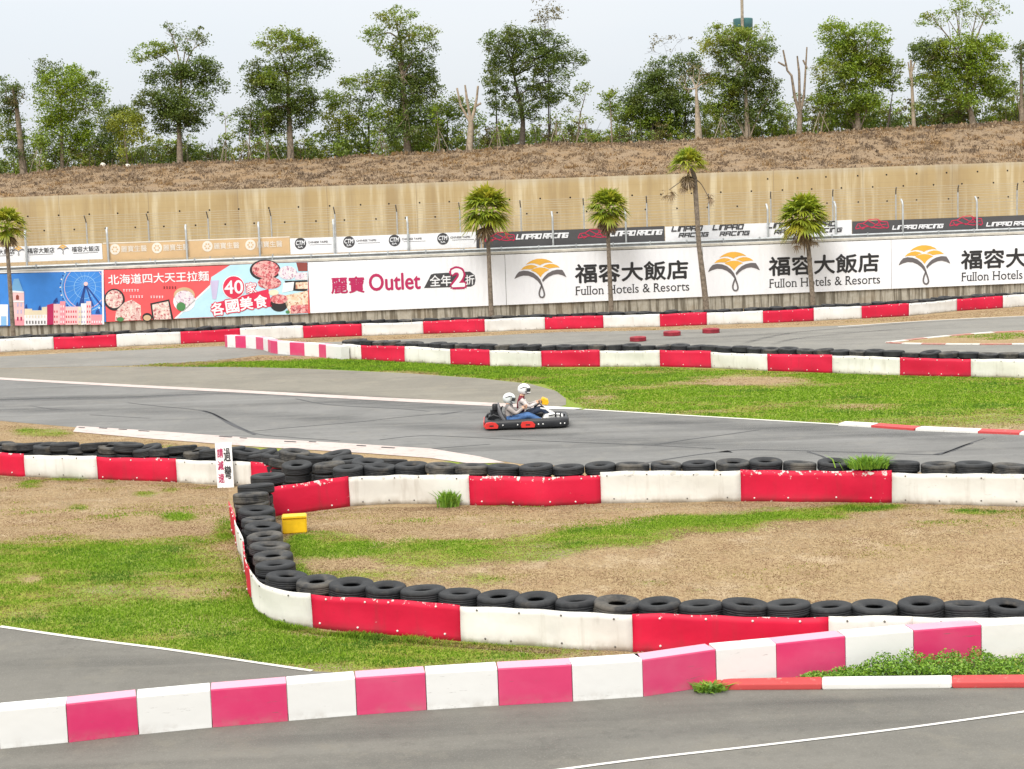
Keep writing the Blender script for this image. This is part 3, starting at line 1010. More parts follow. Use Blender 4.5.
FX = [(-75, 750), (0, 749.5), (68.5, 743), (139, 735), (212.5, 728), (288.5, 721.5), (357, 715.5), (427, 710.5), (499, 706), (573, 702), (643.5, 697), (717, 686), (777, 680), (846, 672), (914, 666), (982, 660.5), (1050, 656), (1120, 651)]
FX[0] = (-75, 757)
cw = cp = 0
for i in range(len(FX) - 1):
    c = 'white' if i % 2 == 1 else 'pink'
    if c == 'white':
        cw += 1; lab = f'white plastic block, {ORDS[cw - 1]} white one from left in the foreground barrier'
    else:
        cp += 1; lab = f'pink plastic block, {ORDS[cp - 1]} pink one from left in the foreground barrier'
    if i == 0:
        continue
    if c == 'pink':
        lab = f'pink plastic block, {ORDS[cp - 2]} pink one from left in the foreground barrier'
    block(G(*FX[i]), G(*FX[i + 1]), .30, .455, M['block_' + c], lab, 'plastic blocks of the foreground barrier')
SX = [(225, 347, 'p'), (227.5, 347.4, 'w'), (235.5, 347.7, 'p'), (246, 348.2, 'w'), (256, 349, 'p'), (263.3, 350.2, 'w'), (268, 351.6, 'p'), (271, 353, 'p'), (277.6, 354, 'w'), (290, 355, 'p'), (304.6, 356, 'w'), (319, 357, 'p'), (326, 358, 'w'), (341.5, 360, '')]
cw = cp = 0
for i in range(len(SX) - 1):
    c = SX[i][2]
    if c == 'w':
        cw += 1; lab = f'white plastic block, {ORDS[cw - 1]} white one from left in the short row beyond the track'
    else:
        cp += 1; lab = f'pink plastic block, {ORDS[cp - 1]} pink one from left in the short row beyond the track'
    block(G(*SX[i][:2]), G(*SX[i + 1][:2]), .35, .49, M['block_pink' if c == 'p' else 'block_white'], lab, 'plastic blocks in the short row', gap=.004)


# ------------------------------------------------------------------ walls
mb = MB()
mb.box((0, WALL_Y + .22, 1.53), (110, .36, 3.12))
mb.box((0, WALL_Y + .2, 3.14), (110, .46, .12), 1)
o = mb.build('billboard_wall', [M['conc'], M['conc_light']], slant=SL); tag(o, 'long weathered concrete wall that carries the large billboards', 'wall')
bv = o.modifiers.new('b', 'BEVEL'); bv.width = .015
mb = MB()
mb.box((0, RET_Y + .3, 4.85), (190, .6, 4.24))
px_rows = []
for z, off, lo, hi in ((5.63, 0, -90, 90), (4.63, 1.03, -90, 90), (6.42, 1.03, 17.5, 90)):
    x = -80 + off
    while x < 80:
        xx = x + random.uniform(-.08, .08)
        if lo < xx < hi:
            mb.lathe([(0, -.01), (.06, -.01), (.06, .05), (0, .05)], 10, (0, 0, 0), 1, False)
            n0 = len(mb.v) - 40
            mb.v[n0:] = [(xx + p[0], RET_Y - p[2] * .2, z - .16 * (xx - 0) / 40 * 0 + p[1]) for p in mb.v[n0:]]
        x += 2.06
o = mb.build('retaining_wall', [M['ret'], M['hole']], origin=(0, RET_Y, 2.73))
tag(o, 'tall tan concrete retaining wall with weep holes below the dry bank', 'wall')


# ------------------------------------------------------------------ flat artwork helpers
def font_geo(body, bold=0.0, shear=0.0, sp=1.0):
    cu = bpy.data.curves.new('t', 'FONT')
    cu.body = body; cu.size = 1; cu.dimensions = '2D'; cu.fill_mode = 'FRONT'
    cu.offset = bold; cu.shear = shear; cu.space_character = sp; cu.resolution_u = 4
    ob = bpy.data.objects.new('t', cu); COL.objects.link(ob)
    dg = bpy.context.evaluated_depsgraph_get(); dg.update()
    me = ob.evaluated_get(dg).to_mesh()
    v = np.array([p.co[:2] for p in me.vertices]).reshape(-1, 2); f = [tuple(p.vertices) for p in me.polygons]
    ob.evaluated_get(dg).to_mesh_clear()
    bpy.data.objects.remove(ob); bpy.data.curves.remove(cu)
    return v, f


def add_serifs(v, f):
    """slabs across the ends of upright strokes"""
    from collections import Counter
    cnt = Counter(tuple(sorted((p[i], p[(i + 1) % len(p)]))) for p in f for i in range(len(p)))
    vs = v.tolist(); fs = list(f)
    top = v[:, 1].max()
    for (a, b), n in cnt.items():
        if n != 1: continue
        p, q = v[a], v[b]
        if abs(p[1] - q[1]) < .004 and .04 < abs(p[0] - q[0]) < .16 and (abs(p[1]) < .02 or p[1] > top * .6):
            x0, x1 = min(p[0], q[0]) - .055, max(p[0], q[0]) + .055
            y0, y1 = (p[1], p[1] + .045) if p[1] < .1 else (p[1] - .045, p[1])
            o = len(vs); vs += [[x0, y0], [x1, y0], [x1, y1], [x0, y1]]; fs.append((o, o + 1, o + 2, o + 3))
    return np.array(vs), fs


class Art:
    """flat shapes printed on an upright sheet at depth Y"""
    def __init__(s, Y):
        s.Y = Y; s.mats = []; s.mb = MB()

    def mi(s, m):
        if m not in s.mats: s.mats.append(m)
        return s.mats.index(m)

    def y(s, l):
        return s.Y - .006 * l

    def poly(s, pts, m, l=1):
        w = [V(x, y, s.Y, SL) for x, y in pts]
        a = sum((w[i][0] * w[(i + 1) % len(w)][2] - w[(i + 1) % len(w)][0] * w[i][2]) for i in range(len(w)))
        if a < 0: w = w[::-1]
        s.mb.add([(p[0], s.y(l) + SL * p[0], p[2]) for p in w], [tuple(range(len(w)))], s.mi(m))

    def disc(s, cx, cy, rx, ry, m, l=1, n=28, a0=0, a1=2 * PI):
        s.poly([(cx + rx * math.cos(a0 + (a1 - a0) * k / n), cy + ry * math.sin(a0 + (a1 - a0) * k / n)) for k in range(n + (0 if a1 - a0 > 6.2 else 1))], m, l)

    def line(s, pts, w, m, l=1):
        for p, q in zip(pts[:-1], pts[1:]):
            d = np.array(q, float) - np.array(p, float); L = np.linalg.norm(d)
            if L < 1e-6: continue
            n = np.array([-d[1], d[0]]) / L * w / 2
            s.poly([np.array(p) + n, np.array(q) + n, np.array(q) - n, np.array(p) - n], m, l)

    def text(s, body, x0, x1, yc, h, m, l=1, bold=0.0, shear=0.0, sp=1.0, rot=0.0, serif=False):
        v, f = font_geo(body, 0, shear, sp)
        lo, hi = v.min(0), v.max(0)
        c = V((x0 + x1) / 2, yc, s.Y, SL)
        k = c[1] / F
        if serif:
            v, f = add_serifs(v, f)
        sx, sz = (x1 - x0) * k / (hi - lo)[0], h * k / (hi - lo)[1]
        q = (v - (lo + hi) / 2) * np.array([sx, sz])
        ca, sa = math.cos(rot), math.sin(rot)
        q = q @ np.array([[ca, sa], [-sa, ca]])
        b_ = bold * min(sx, sz) * 1.0
        # heavier strokes: the glyph repeated with small shifts, each copy a hair in front of the last
        sh = [(0, 0)] if b_ == 0 else [(b_ * math.cos(t), b_ * math.sin(t)) for t in (np.arange(8) * PI / 4 if bold > .03 else np.arange(4) * PI / 2)]
        for n_, (dx, dz) in enumerate(sh):
            s.mb.add([(c[0] + a + dx, s.y(l) - .0006 * n_ + SL * (c[0] + a + dx), c[2] + b + dz) for a, b in q], f, s.mi(m))

    def blocks(s, body, x0, x1, yc, h, m, l=1, w=.24, shear=.22):
        """square racing letters drawn with thick straight strokes"""
        Gl = {'L': [[(0, 1), (0, 0), (1, 0)]], 'I': [[(.1, 1), (.1, 0)]], 'N': [[(0, 0), (0, 1), (1, 1), (1, 0)]], 'P': [[(0, 0), (0, 1), (1, 1), (1, .42), (0, .42)]], 'A': [[(0, 0), (0, 1), (1, 1), (1, 0)], [(0, .42), (1, .42)]],
              'O': [[(0, 0), (0, 1), (1, 1), (1, 0), (0, 0)]], 'R': [[(0, 0), (0, 1), (1, 1), (1, .45), (0, .45)], [(.5, .45), (1, 0)]], 'C': [[(1, 1), (0, 1), (0, 0), (1, 0)]], 'G': [[(1, 1), (0, 1), (0, 0), (1, 0), (1, .5), (.55, .5)]]}
        adv = [{'I': .45, ' ': .5}.get(c, 1.42) for c in body]
        tot = sum(adv); k = (x1 - x0) / tot; x = x0
        lw = w * h
        for c, a_ in zip(body, adv):
            for pl in Gl.get(c, []):
                q = [(x + p[0] * k + (p[1] - .5) * h * shear, yc - (x + p[0] * k - x0) * .0345 + (.5 - p[1]) * (h - lw)) for p in pl]
                for e, (p, r_) in enumerate(zip(q[:-1], q[1:])):
                    d = np.array(r_) - np.array(p); L = np.linalg.norm(d) + 1e-9; d = d / L * lw * .5
                    s.line([np.array(p) - d, np.array(r_) + d], lw, m, l + .12 * e)
            x += a_ * k

    def build(s, name, parent):
        o = s.mb.build(name, s.mats, parent)
        s.mb = MB(); s.mats = []
        return o


def ink(name, c, r=.45):
    return paint('ink_' + name, c, r, .06, 1.5)


WHITE = ink('white', (.77, .785, .82)); BLACK = ink('black', (.025, .025, .027)); GREY = ink('grey', (.125, .115, .12)); GOLD = ink('gold', (.72, .40, .06))
REDI = ink('red', (.62, .03, .08)); CORAL = ink('coral', (.76, .10, .11)); SKYB = ink('blue', (.045, .23, .68)); PALEB = ink('paleblue', (.45, .70, .82)); DRED = ink('darkred', (.42, .02, .10))
PINK = ink('pink', (.78, .30, .36)); LPINK = ink('lightpink', (.80, .52, .54)); CREAM = ink('cream', (.74, .66, .50)); NAVY = ink('navy', (.02, .06, .26)); ROOF = ink('roof', (.16, .38, .66)); LILAC = ink('lilac', (.50, .46, .66)); GRN = ink('green', (.07, .22, .08)); BRN = ink('brown', (.24, .06, .05)); DARK = ink('dark', (.055, .055, .06)); TAN = ink('tan', (.55, .40, .25)); LBLUE = ink('lightblue', (.25, .50, .80))


def food(name, cols, scale):
    m, nt, b = nodes(name)
    f = noise(nt, scale, 4, .7); f2 = noise(nt, scale * 1.7, 3, .6, off=5)
    c = mix(nt, ramp(nt, f, .42, .56), cols[0], cols[1])
    c = mix(nt, ramp(nt, f2, .54, .62), c, cols[2])
    nt.links.new(c, b.inputs['Base Color']); b.inputs['Roughness'].default_value = .45
    return m


F_NOOD = food('print_noodles', [(.74, .66, .60), (.62, .42, .40), (.45, .10, .12)], 6)
F_MEAT = food('print_meat', [(.58, .12, .14), (.70, .42, .40), (.30, .03, .05)], 6)
F_ICE = food('print_salad', [(.66, .58, .68), (.72, .70, .72), (.42, .22, .34)], 6)
F_BUN = food('print_buns', [(.70, .52, .36), (.74, .66, .54), (.45, .16, .10)], 5)


def board(name, x0, x1, ztop, zbot, Y, m, label, cat, thick=.05, ymid=None, group=None):
    """a stretched sheet hung on a wall or fence, frame edges included"""
    ymid = ymid or 290
    X0, X1 = V(x0, ymid, Y, SL)[0], V(x1, ymid, Y, SL)[0]
    mb = MB(); mb.box(((X0 + X1) / 2, Y + thick / 2, (ztop + zbot) / 2), (X1 - X0 - .02, thick, ztop - zbot))
    o = mb.build(name, m, origin=((X0 + X1) / 2, Y + thick + SL * (X0 + X1) / 2, zbot), slant=SL)
    return tag(o, label, cat, group)


BY = WALL_Y - .06
ZT, ZB = 3.05, .68
# sheeting with faint ribs of the boards behind it
m, nt, b = nodes('banner_white')
tc = N(nt, 'ShaderNodeTexCoord'); sep = N(nt, 'ShaderNodeSeparateXYZ'); nt.links.new(tc.outputs['Object'], sep.inputs[0])
f = noise(nt, .5, 3, .5)
nt.links.new(mix(nt, ramp(nt, f, .3, .7), (.76, .78, .83), (.79, .81, .85)), b.inputs['Base Color']); b.inputs['Roughness'].default_value = .5
wv = math_(nt, 'SINE', math_(nt, 'MULTIPLY', sep.outputs['X'], 22.0))
wr = noise(nt, 1.0, 4, .6, stretch=(2.2, 1, .5), off=4)
bump(nt, b, math_(nt, 'ADD', math_(nt, 'MULTIPLY', wv, .05), wr), .35, .14)
M['banner_white'] = m

bn = board('billboard', -70, 104.3, ZT, ZB, BY, SKYB, 'billboard of a blue sky, pink town houses and a ferris wheel', 'billboard')
a = Art(BY)


def zp(zx, zy):
    return (zx / 9.31, 255 + zy / 9.31)


def zpoly(pts, m, l=1):
    a.poly([zp(*p) for p in pts], m, l)


# ferris wheel
cx, cy, R = 790, 330, 215
for k in range(40):
    t0, t1 = 2 * PI * k / 40, 2 * PI * (k + 1) / 40
    for rr in (215, 190, 100):
        p, q = (cx + rr * math.cos(t0), cy - 30 + rr * 1.05 * math.sin(t0)), (cx + rr * math.cos(t1), cy - 30 + rr * 1.05 * math.sin(t1))
        if min(p[1], q[1]) > 152 and max(p[0], q[0]) < 950 and max(p[1], q[1]) < 520:
            a.line([zp(*p), zp(*q)], .9 if rr > 200 else .55, LPINK if rr == 190 else LBLUE, 1)
    p = (cx + 228 * math.cos(t0), cy - 30 + 238 * math.sin(t0))
    if p[1] > 160 and p[0] < 945 and p[1] < 500:
        a.disc(*zp(*p), .8, .8, NAVY if k % 2 else WHITE, 2, 8)
    if k % 2 == 0:
        p = (cx + 205 * math.cos(t0), cy - 30 + 215 * math.sin(t0)); w = 1.0
        while (cy - 30 + 215 * w * math.sin(t0) < 156 or cx + 205 * w * math.cos(t0) > 948) and w > .1: w -= .04
        a.line([zp(cx, cy - 60), zp(cx + 205 * w * math.cos(t0), cy - 30 + 215 * w * math.sin(t0))], .28, LBLUE, 1)
for q in ((740, 470), (765, 480), (870, 480), (950, 480)):
    a.line([zp(795, 275), zp(*q)], 1.5, NAVY, 2)
a.disc(*zp(800, 268), 2, 2, LPINK, 3)
a.build('ferris_wheel_print', bn)
# houses
zpoly([(-60, 655), (-60, 460), (75, 460), (75, 655)], WHITE, 2); zpoly([(10, 655), (10, 570), (60, 570), (60, 655)], LBLUE, 3)
zpoly([(110, 655), (112, 340), (225, 340), (228, 650)], LPINK, 3)
zpoly([(105, 330), (130, 222), (175, 218), (218, 340)], ROOF, 4); zpoly([(105, 348), (105, 330), (222, 338), (222, 352)], WHITE, 5)
zpoly([(150, 415), (150, 380), (162, 368), (178, 380), (178, 415)], BRN, 5); zpoly([(112, 440), (112, 425), (226, 425), (226, 440)], WHITE, 5)
for r in range(3):
    for c_ in (160, 192):
        zpoly([(c_, 480 + 65 * r), (c_, 445 + 65 * r), (c_ + 14, 445 + 65 * r), (c_ + 14, 480 + 65 * r)], DRED if r == 2 else LILAC, 5)
zpoly([(130, 655), (130, 600), (225, 600), (225, 655)], PINK, 4)
zpoly([(228, 655), (230, 500), (300, 500), (300, 515), (390, 515), (390, 485), (445, 480), (450, 650)], CREAM, 3)
zpoly([(228, 655), (228, 560), (450, 555), (450, 650)], WHITE, 4)
for k in range(7):
    zpoly([(245 + 28 * k, 640), (245 + 28 * k, 612), (257 + 28 * k, 612), (257 + 28 * k, 640)], GREY, 5)
    zpoly([(245 + 28 * k, 585), (245 + 28 * k, 562), (255 + 28 * k, 562), (255 + 28 * k, 585)], CREAM, 5)
for (xa, xb, yt, mm) in ((440, 500, 450, DRED), (500, 560, 455, LPINK), (560, 610, 430, PINK), (610, 730, 480, LPINK), (730, 760, 480, CREAM), (755, 805, 450, WHITE), (805, 850, 430, LPINK), (850, 965, 555, PINK)):
    zpoly([(xa, 650), (xa, yt + (15 if xa == 440 else 0)), (xb, yt), (xb, 645)], mm, 4 + (xa // 60) % 2)
    if mm is not DRED:
        for r in range(int((640 - yt) / 48)):
            for c_ in range(int((xb - xa) / 22)):
                zpoly([(xa + 6 + 22 * c_, 632 - 48 * r), (xa + 6 + 22 * c_, 612 - 48 * r), (xa + 15 + 22 * c_, 612 - 48 * r), (xa + 15 + 22 * c_, 632 - 48 * r)], WHITE if mm in (PINK,) else REDI if mm is LPINK else LILAC, 6)
for q in ((510, 455, 16), (525, 440, 18), (245, 500, 12), (770, 450, 20), (720, 480, 14), (370, 512, 14), (910, 545, 22)):
    zpoly([(q[0] - q[2], q[1]), (q[0] - q[2] * .6, q[1] - 30), (q[0] + q[2] * .4, q[1] - 45), (q[0] + q[2], q[1])], NAVY, 3)
zpoly([(-70, 170), (-70, 160), (965, 138), (965, 150)], WHITE, 2)
zpoly([(955, 645), (948, 150), (966, 150), (972, 645)], WHITE, 7)
a.build('town_print', bn)

bn = board('billboard', 104.3, 309, ZT, ZB, BY, CORAL, 'coral and pale blue food billboard with noodle bowls and 40', 'billboard')
a = Art(BY)


def z3(x, y): return (100 + x / 9.31, 255 + y / 9.31)
def z4(x, y): return (205 + x / 9.31, 255 + y / 9.31)


a.poly([z3(700, 592), z3(1025, 288), z4(60, 205), z4(235, 92), z4(960, 65), z4(960, 548), z4(0, 580)], PALEB, 1)
a.poly([z3(690, 592), z3(1025, 278), z4(60, 195), z4(60, 215), z3(1025, 300), z3(712, 592)], WHITE, 2)
a.build('backing_print', bn)
FB = lambda: a.build('food_print', bn)
a.disc(*z3(135, 415), 10.4, 11, BLACK, 2); a.disc(*z3(133, 410), 8.6, 9, F_NOOD, 3)
FB()
a.poly([z3(140, 612), z3(150, 520), z3(230, 440), z3(300, 415), z3(380, 470), z3(385, 605)], F_NOOD, 3); a.disc(*z3(190, 598), 3.6, 2.2, GRN, 4)
FB()
a.disc(*z3(440, 580), 5, 4.4, BLACK, 2); a.disc(*z3(440, 585), 3.8, 2.8, TAN, 3)
FB()
a.poly([z3(468, 450), z3(645, 412), z3(685, 600), z3(490, 605)], BLACK, 2); a.poly([z3(485, 462), z3(635, 430), z3(665, 597), z3(505, 602)], F_NOOD, 3)
FB()
a.disc(*z3(785, 375), 10.5, 8, TAN, 2); a.disc(*z3(785, 430), 11, 10.5, WHITE, 2); a.disc(*z3(785, 400), 9.6, 7.5, F_ICE, 3); a.disc(*z3(755, 480), 4.6, 4.4, GRN, 4)
FB()
a.poly([z4(50, 240), z4(130, 235), z4(105, 410), z4(70, 412)], LILAC, 3)
FB()
a.disc(*z4(560, 140), 15.4, 10.5, BLACK, 2); a.disc(*z4(565, 135), 13.6, 8.8, F_MEAT, 3); a.disc(*z4(600, 260), 11.8, 6, F_MEAT, 4)
FB()
a.disc(*z4(770, 165), 9.4, 6.8, F_ICE, 3); a.poly([z4(850, 70), z4(955, 68), z4(955, 150), z4(870, 150)], BRN, 3); a.poly([z4(840, 165), z4(955, 160), z4(955, 232), z4(840, 230)], F_ICE, 4)
FB()
a.poly([z4(740, 240), z4(955, 235), z4(955, 340), z4(780, 330)], BLACK, 2); a.poly([z4(845, 255), z4(958, 250), z4(958, 315), z4(845, 315)], F_BUN, 3); a.poly([z4(730, 260), z4(830, 250), z4(820, 330), z4(720, 350)], WHITE, 3)
FB()
a.disc(*z4(690, 460), 8.8, 7.2, BLACK, 3); a.disc(*z4(690, 410), 8.6, 4.8, F_MEAT, 4); a.disc(*z4(640, 350), 5, 3, CREAM, 4)
FB()
a.poly([z4(730, 380), z4(960, 330), z4(960, 540), z4(790, 548), z4(760, 480)], F_BUN, 3); a.poly([z4(800, 470), z4(960, 460), z4(960, 540), z4(800, 545)], F_MEAT, 4); a.disc(*z4(770, 530), 2, 1.6, GRN, 5)
a.build('food_print', bn)
a.text('北海道四大天王拉麵', *[z3(x, 0)[0] for x in (90, 1003)], z3(0, 212)[1], 9.8, WHITE, 3, .014)
a.build('headline', bn)
for (xx, yy, n_, mm) in ((215, 328, 6, WHITE), (280, 388, 5, WHITE), (470, 390, 5, WHITE), (590, 303, 5, BLACK)):
    for k in range(n_ + 1):
        if k == n_:
            a.build('caption', bn); break
        x, y = z3(xx + 26 * k, yy)
        a.line([(x, y - .8), (x + 1.8, y - .8)], .5, mm, 4); a.line([(x + .3, y + .8), (x + 1.6, y + .8)], .6, mm, 4); a.line([(x + 1, y - 1.2), (x + .9, y + 1.2)], .5, mm, 4)
a.disc(*z4(268, 300), 11.4, 11.8, WHITE, 4); a.disc(*z4(268, 300), 10.6, 11, REDI, 5)
a.text('40', z4(185, 0)[0], z4(352, 0)[0], z4(0, 298)[1], 13, WHITE, 6, .015)
a.build('badge', bn)
a.text('家', z4(384, 0)[0], z4(478, 0)[0], z4(0, 305)[1], 10.4, REDI, 4, .075); a.text('家', z4(384, 0)[0], z4(478, 0)[0], z4(0, 305)[1], 10.4, WHITE, 5, .016)
a.poly([z4(60, 455), z4(590, 315), z4(625, 480), z4(420, 500), z4(70, 545)], REDI, 3)
for ch, xc, yc in (('各', 118, 500), ('國', 255, 475), ('美', 385, 450), ('食', 520, 430)):
    a.text(ch, z4(xc - 58, 0)[0], z4(xc + 58, 0)[0], z4(0, yc)[1], 12.6, REDI, 4, .09, rot=.09)
    a.text(ch, z4(xc - 58, 0)[0], z4(xc + 58, 0)[0], z4(0, yc)[1], 12.6, WHITE, 5, .026, rot=.09)
a.build('lettering', bn)

bn = board('billboard', 309, 506, ZT, ZB, BY, M['banner_white'], 'white billboard with red outlet lettering and a black discount badge', 'billboard')
a = Art(BY)
a.text('麗寶', 331.5, 364, 285, 16, DRED, 2, .024)
a.text('Outlet', 369.5, 420, 281.5, 16.5, DRED, 2, .022)
a.poly([(424, 288), (431, 274.5), (434, 273.5), (470, 271.5), (474.5, 275), (475.5, 280), (474.5, 284.5), (471, 286.5)], DARK, 2)
a.text('全年', 430, 451, 280.6, 11, WHITE, 4, .016)
a.text('2', 452, 464, 277.6, 17, DRED, 3, .12); a.text('2', 452, 464, 277.6, 17, WHITE, 4, .035)
a.text('折', 465.5, 474.3, 279.8, 9.6, WHITE, 4, .014)
a.build('lettering', bn)


def umbrella(a, cx, cy, w, dk=GREY, gd=GOLD, wh=WHITE, l=2, bg=WHITE):
    """gold scalloped canopy over a grey curved ribbon and a loop handle"""
    s = w / 51.5
    Z = lambda pts: [(cx + ((x / 7.87 + 500) - 540.5) * s, cy + ((y / 7.87 + 190) - 277.5) * s) for x, y in pts]
    a.poly(Z([(203, 587), (225, 568), (260, 550), (295, 541), (330, 540), (365, 546), (395, 558), (417, 573), (385, 570), (355, 574), (330, 583), (314, 593), (298, 585), (270, 577), (240, 577)]), gd, l)
    a.poly(Z([(163, 630), (185, 607), (212, 594), (245, 588), (275, 593), (297, 604), (270, 612), (250, 624), (215, 622), (190, 624)]), gd, l)
    a.poly(Z([(472, 609), (447, 591), (420, 582), (390, 581), (358, 589), (334, 603), (360, 607), (385, 618), (415, 612), (445, 609)]), gd, l)
    a.poly(Z([(244, 632), (262, 620), (290, 612), (318, 609), (350, 612), (388, 627), (355, 645), (333, 665), (320, 687), (303, 667), (280, 647)]), gd, l)
    a.poly(Z([(113, 700), (128, 668), (150, 643), (185, 634), (225, 638), (262, 652), (295, 678), (318, 706), (333, 740), (334, 760), (318, 745), (295, 715), (262, 690), (225, 675), (185, 673), (150, 683)]), dk, l)
    a.poly(Z([(522, 685), (508, 655), (490, 628), (450, 626), (410, 636), (375, 655), (350, 680), (331, 707), (338, 725), (355, 705), (385, 682), (420, 666), (455, 661), (490, 670)]), dk, l + 1)
    lp = Z([(322, 735), (334, 765), (346, 800), (350, 825), (343, 842), (326, 846), (312, 835), (308, 812), (314, 785), (330, 745)])
    a.line(lp, 1.55 * s, dk, l + 2)


def serif(a, body, x0, x1, yc, h, m, l):
    a.text(body, x0, x1, yc, h, m, l, -.006)


for k, (x0, x1, lx, tx0, tx1, ttop, who) in enumerate(((506, 703.5, 541, 575, 688.5, 271.5, 'between the outlet billboard and the leaning palm'), (703.5, 891.5, 734.5, 768, 880, 264.3, 'behind the bushiest palm'), (891.5, 1110, 925, 959.5, 1072, 257.7, 'at the right end of the row'))):
    bn = board('billboard', x0, x1, ZT, ZB, BY, M['banner_white'], f'white hotel billboard with gold umbrella emblem, {who}', 'billboard')
    a = Art(BY)
    umbrella(a, lx - .5, 277.5 - (lx - 541) * .035, 51.5)
    a.build('logo', bn)
    yc = ttop
    a.text('福容大飯店', tx0, tx1, yc, 18.5, BLACK, 2, .028)
    sx = tx0 + .3
    a.text('Fullon Hotels & Resorts', tx0 + .5, tx1 + 1.5, yc + 17.0, 8.8, BLACK, 2, 0, serif=True)
    Y_ = yc + 17.2
    a.build('lettering', bn)

# ------------------------------------------------------------------ guard rail, fences and the banners behind the wall
rail = empty('guard_rail', (0, WALL_Y + 1.0, TER), 'galvanised steel guard rail running along the top of the billboard wall', 'guard rail')
prof = [(0, .16), (-.05, .13), (-.07, .10), (-.05, .06), (-.005, .02), (-.005, -.02), (-.05, -.06), (-.07, -.10), (-.05, -.13), (0, -.16)]
mb = MB()
for zc in (3.21,):
    vs = []; fs = []
    for i, X in enumerate(np.linspace(-65, 65, 2)):
        for d, z in prof: vs.append((X, WALL_Y + .92 + d, zc + z))
    for i in range(len(prof) - 1): fs.append((i, i + len(prof), i + len(prof) + 1, i + 1))
    mb.add(vs, fs, 0, False)
mb.build('rail_beam', M['galv'], rail, slant=SL)
for X in np.arange(-32.5, 33, 1.79):
    mb = MB(); mb.box((X, WALL_Y + 1.05, 3.03), (.10, .14, .70)); mb.box((X, WALL_Y + .97, 3.22), (.16, .10, .20)); mb.box((X, WALL_Y + .86, 3.30), (.05, .05, .22))
    mb.build('rail_post', M['galv'], rail, slant=SL)
fpx = [-50, 25, 107, 186, 259, 334, 408, 481, 553, 626, 697, 768, 836, 903, 977, 1050]
FY = WALL_Y + 1.4
fen = empty('wire_fence', (0, FY, TER), 'tall pale steel post fence with wires behind the guard rail', 'fence')
for x in fpx:
    X = V(x, 235, FY, SL)[0]
    mb = MB(); mb.tube([(X, FY, TER - .02), (X, FY, 4.7), (X - .02, FY + .05, 4.86), (X - .03, FY + .2, 4.96)], .05, 8)
    mb.build('fence_post', M['galv'], fen, slant=SL)
mb = MB()
for z in np.arange(3.4, 4.9, .21):
    mb.tube([(-50, FY + .13, z), (50, FY + .13, z)], .008, 4, 0, False)
for X in np.arange(-28, 28, .35):
    mb.tube([(X, FY + .135, 3.4), (X, FY + .135, 4.85)], .005, 4, 0, False)
mb.build('fence_wire', M['wire'], fen, slant=SL)
fpx2 = [-35, 24, 86, 148, 208, 271, 335, 397, 460, 521, 584, 647, 709, 771, 833, 896, 958, 1017, 1080]
fen = empty('wire_fence', (0, 92, TER), 'thin wire fence with dark tipped posts in front of the retaining wall', 'fence')
for x in fpx2:
    X = V(x, 220, 92)[0]
    mb = MB(); mb.tube([(X, 92, TER - .02), (X, 92, 5.15)], .045, 6); mb.tube([(X, 92, 5.15), (X - .02, 91.9, 5.38), (X - .03, 91.75, 5.55)], .036, 6, 1)
    mb.build('fence_post', [M['galv'], M['galv_dark']], fen)
mb = MB()
for z in list(np.arange(3.9, 5.2, .16)) + [5.3, 5.42, 5.55]:
    mb.tube([(-60, 92.05, z), (60, 92.05, z)], .015, 4, 0, False)
mb.build('fence_wire', M['wire'], fen)

SY = FY + .085
TANB = ink('tanbanner', (.58, .40, .22)); GREYB = ink('charcoal', (.075, .075, .08)); PALE = ink('pale', (.72, .66, .58))
zt, zb = 4.22, 3.50
b1 = board('fence_banner', -60, 102.3, 4.25, 3.52, SY, WHITE, 'small white hotel banner with tiny umbrella logos on the fence', 'banner', .02, 250)
a = Art(SY)
for lx, x0, x1 in ((-24, -12, 14), (18.5, 28, 54), (63, 72, 99)):
    y0 = 252.5 - lx * .035
    umbrella(a, lx, y0 - 1, 12, bg=WHITE)
    a.text('福容大飯店', x0, x1, y0 - 1.5, 5.4, BLACK, 2, .01); a.line([(x0 + 1, y0 + 3), (x1 - 1, y0 + 2)], .45, GREY, 2)
a.build('lettering', b1)
b2 = board('fence_banner', 102.3, 290, 4.20, 3.46, SY, TANB, 'tan fence banner with white flower emblems above the food billboard', 'banner', .02, 250)
a = Art(SY)
a.line([(103, 243.2), (289.5, 236.8)], .9, PALE, 2)
for lx in (115, 157, 207.5, 250.5):
    y0 = 249.3 - (lx - 115) * .033
    a.disc(lx, y0, 5.2, 5.4, PALE, 2, 18)
    for k in range(6):
        a.disc(lx + 2.4 * math.cos(k * PI / 3), y0 + 2.4 * math.sin(k * PI / 3), .9, .9, TANB, 3, 8)
    a.text('麗寶生醫', lx + 6.5, lx + 31.5, y0 - .7, 6.2, PALE, 2, .01)
a.build('lettering', b2)
b3 = board('fence_banner', 290, 478.5, 4.15, 3.40, SY, WHITE, 'white fence banner with round black badges above the outlet billboard', 'banner', .02, 245)
a = Art(SY)
for lx in (300.5, 349, 394.5, 443):
    y0 = 243.6 - (lx - 300) * .034
    a.disc(lx, y0, 5.8, 5.8, DARK, 2, 22)
    a.text('CTM', lx - 4.4, lx + 4.4, y0 - .8, 4.2, WHITE, 3, .03, .2); a.text('SA', lx - 2.4, lx + 2.4, y0 + 3.2, 1.8, WHITE, 3, .02)
    a.text('CHINESE TAIPEI', lx + 7.5, lx + 27, y0 - 1.6, 1.9, GREY, 2, .02); a.line([(lx + 9, y0 + 1.3), (lx + 31, y0 + .5)], .35, GREY, 2)
a.poly([(476.4, 249), (476.4, 230), (479.8, 230), (479.8, 249)], DARK, 2)
a.build('lettering', b3)


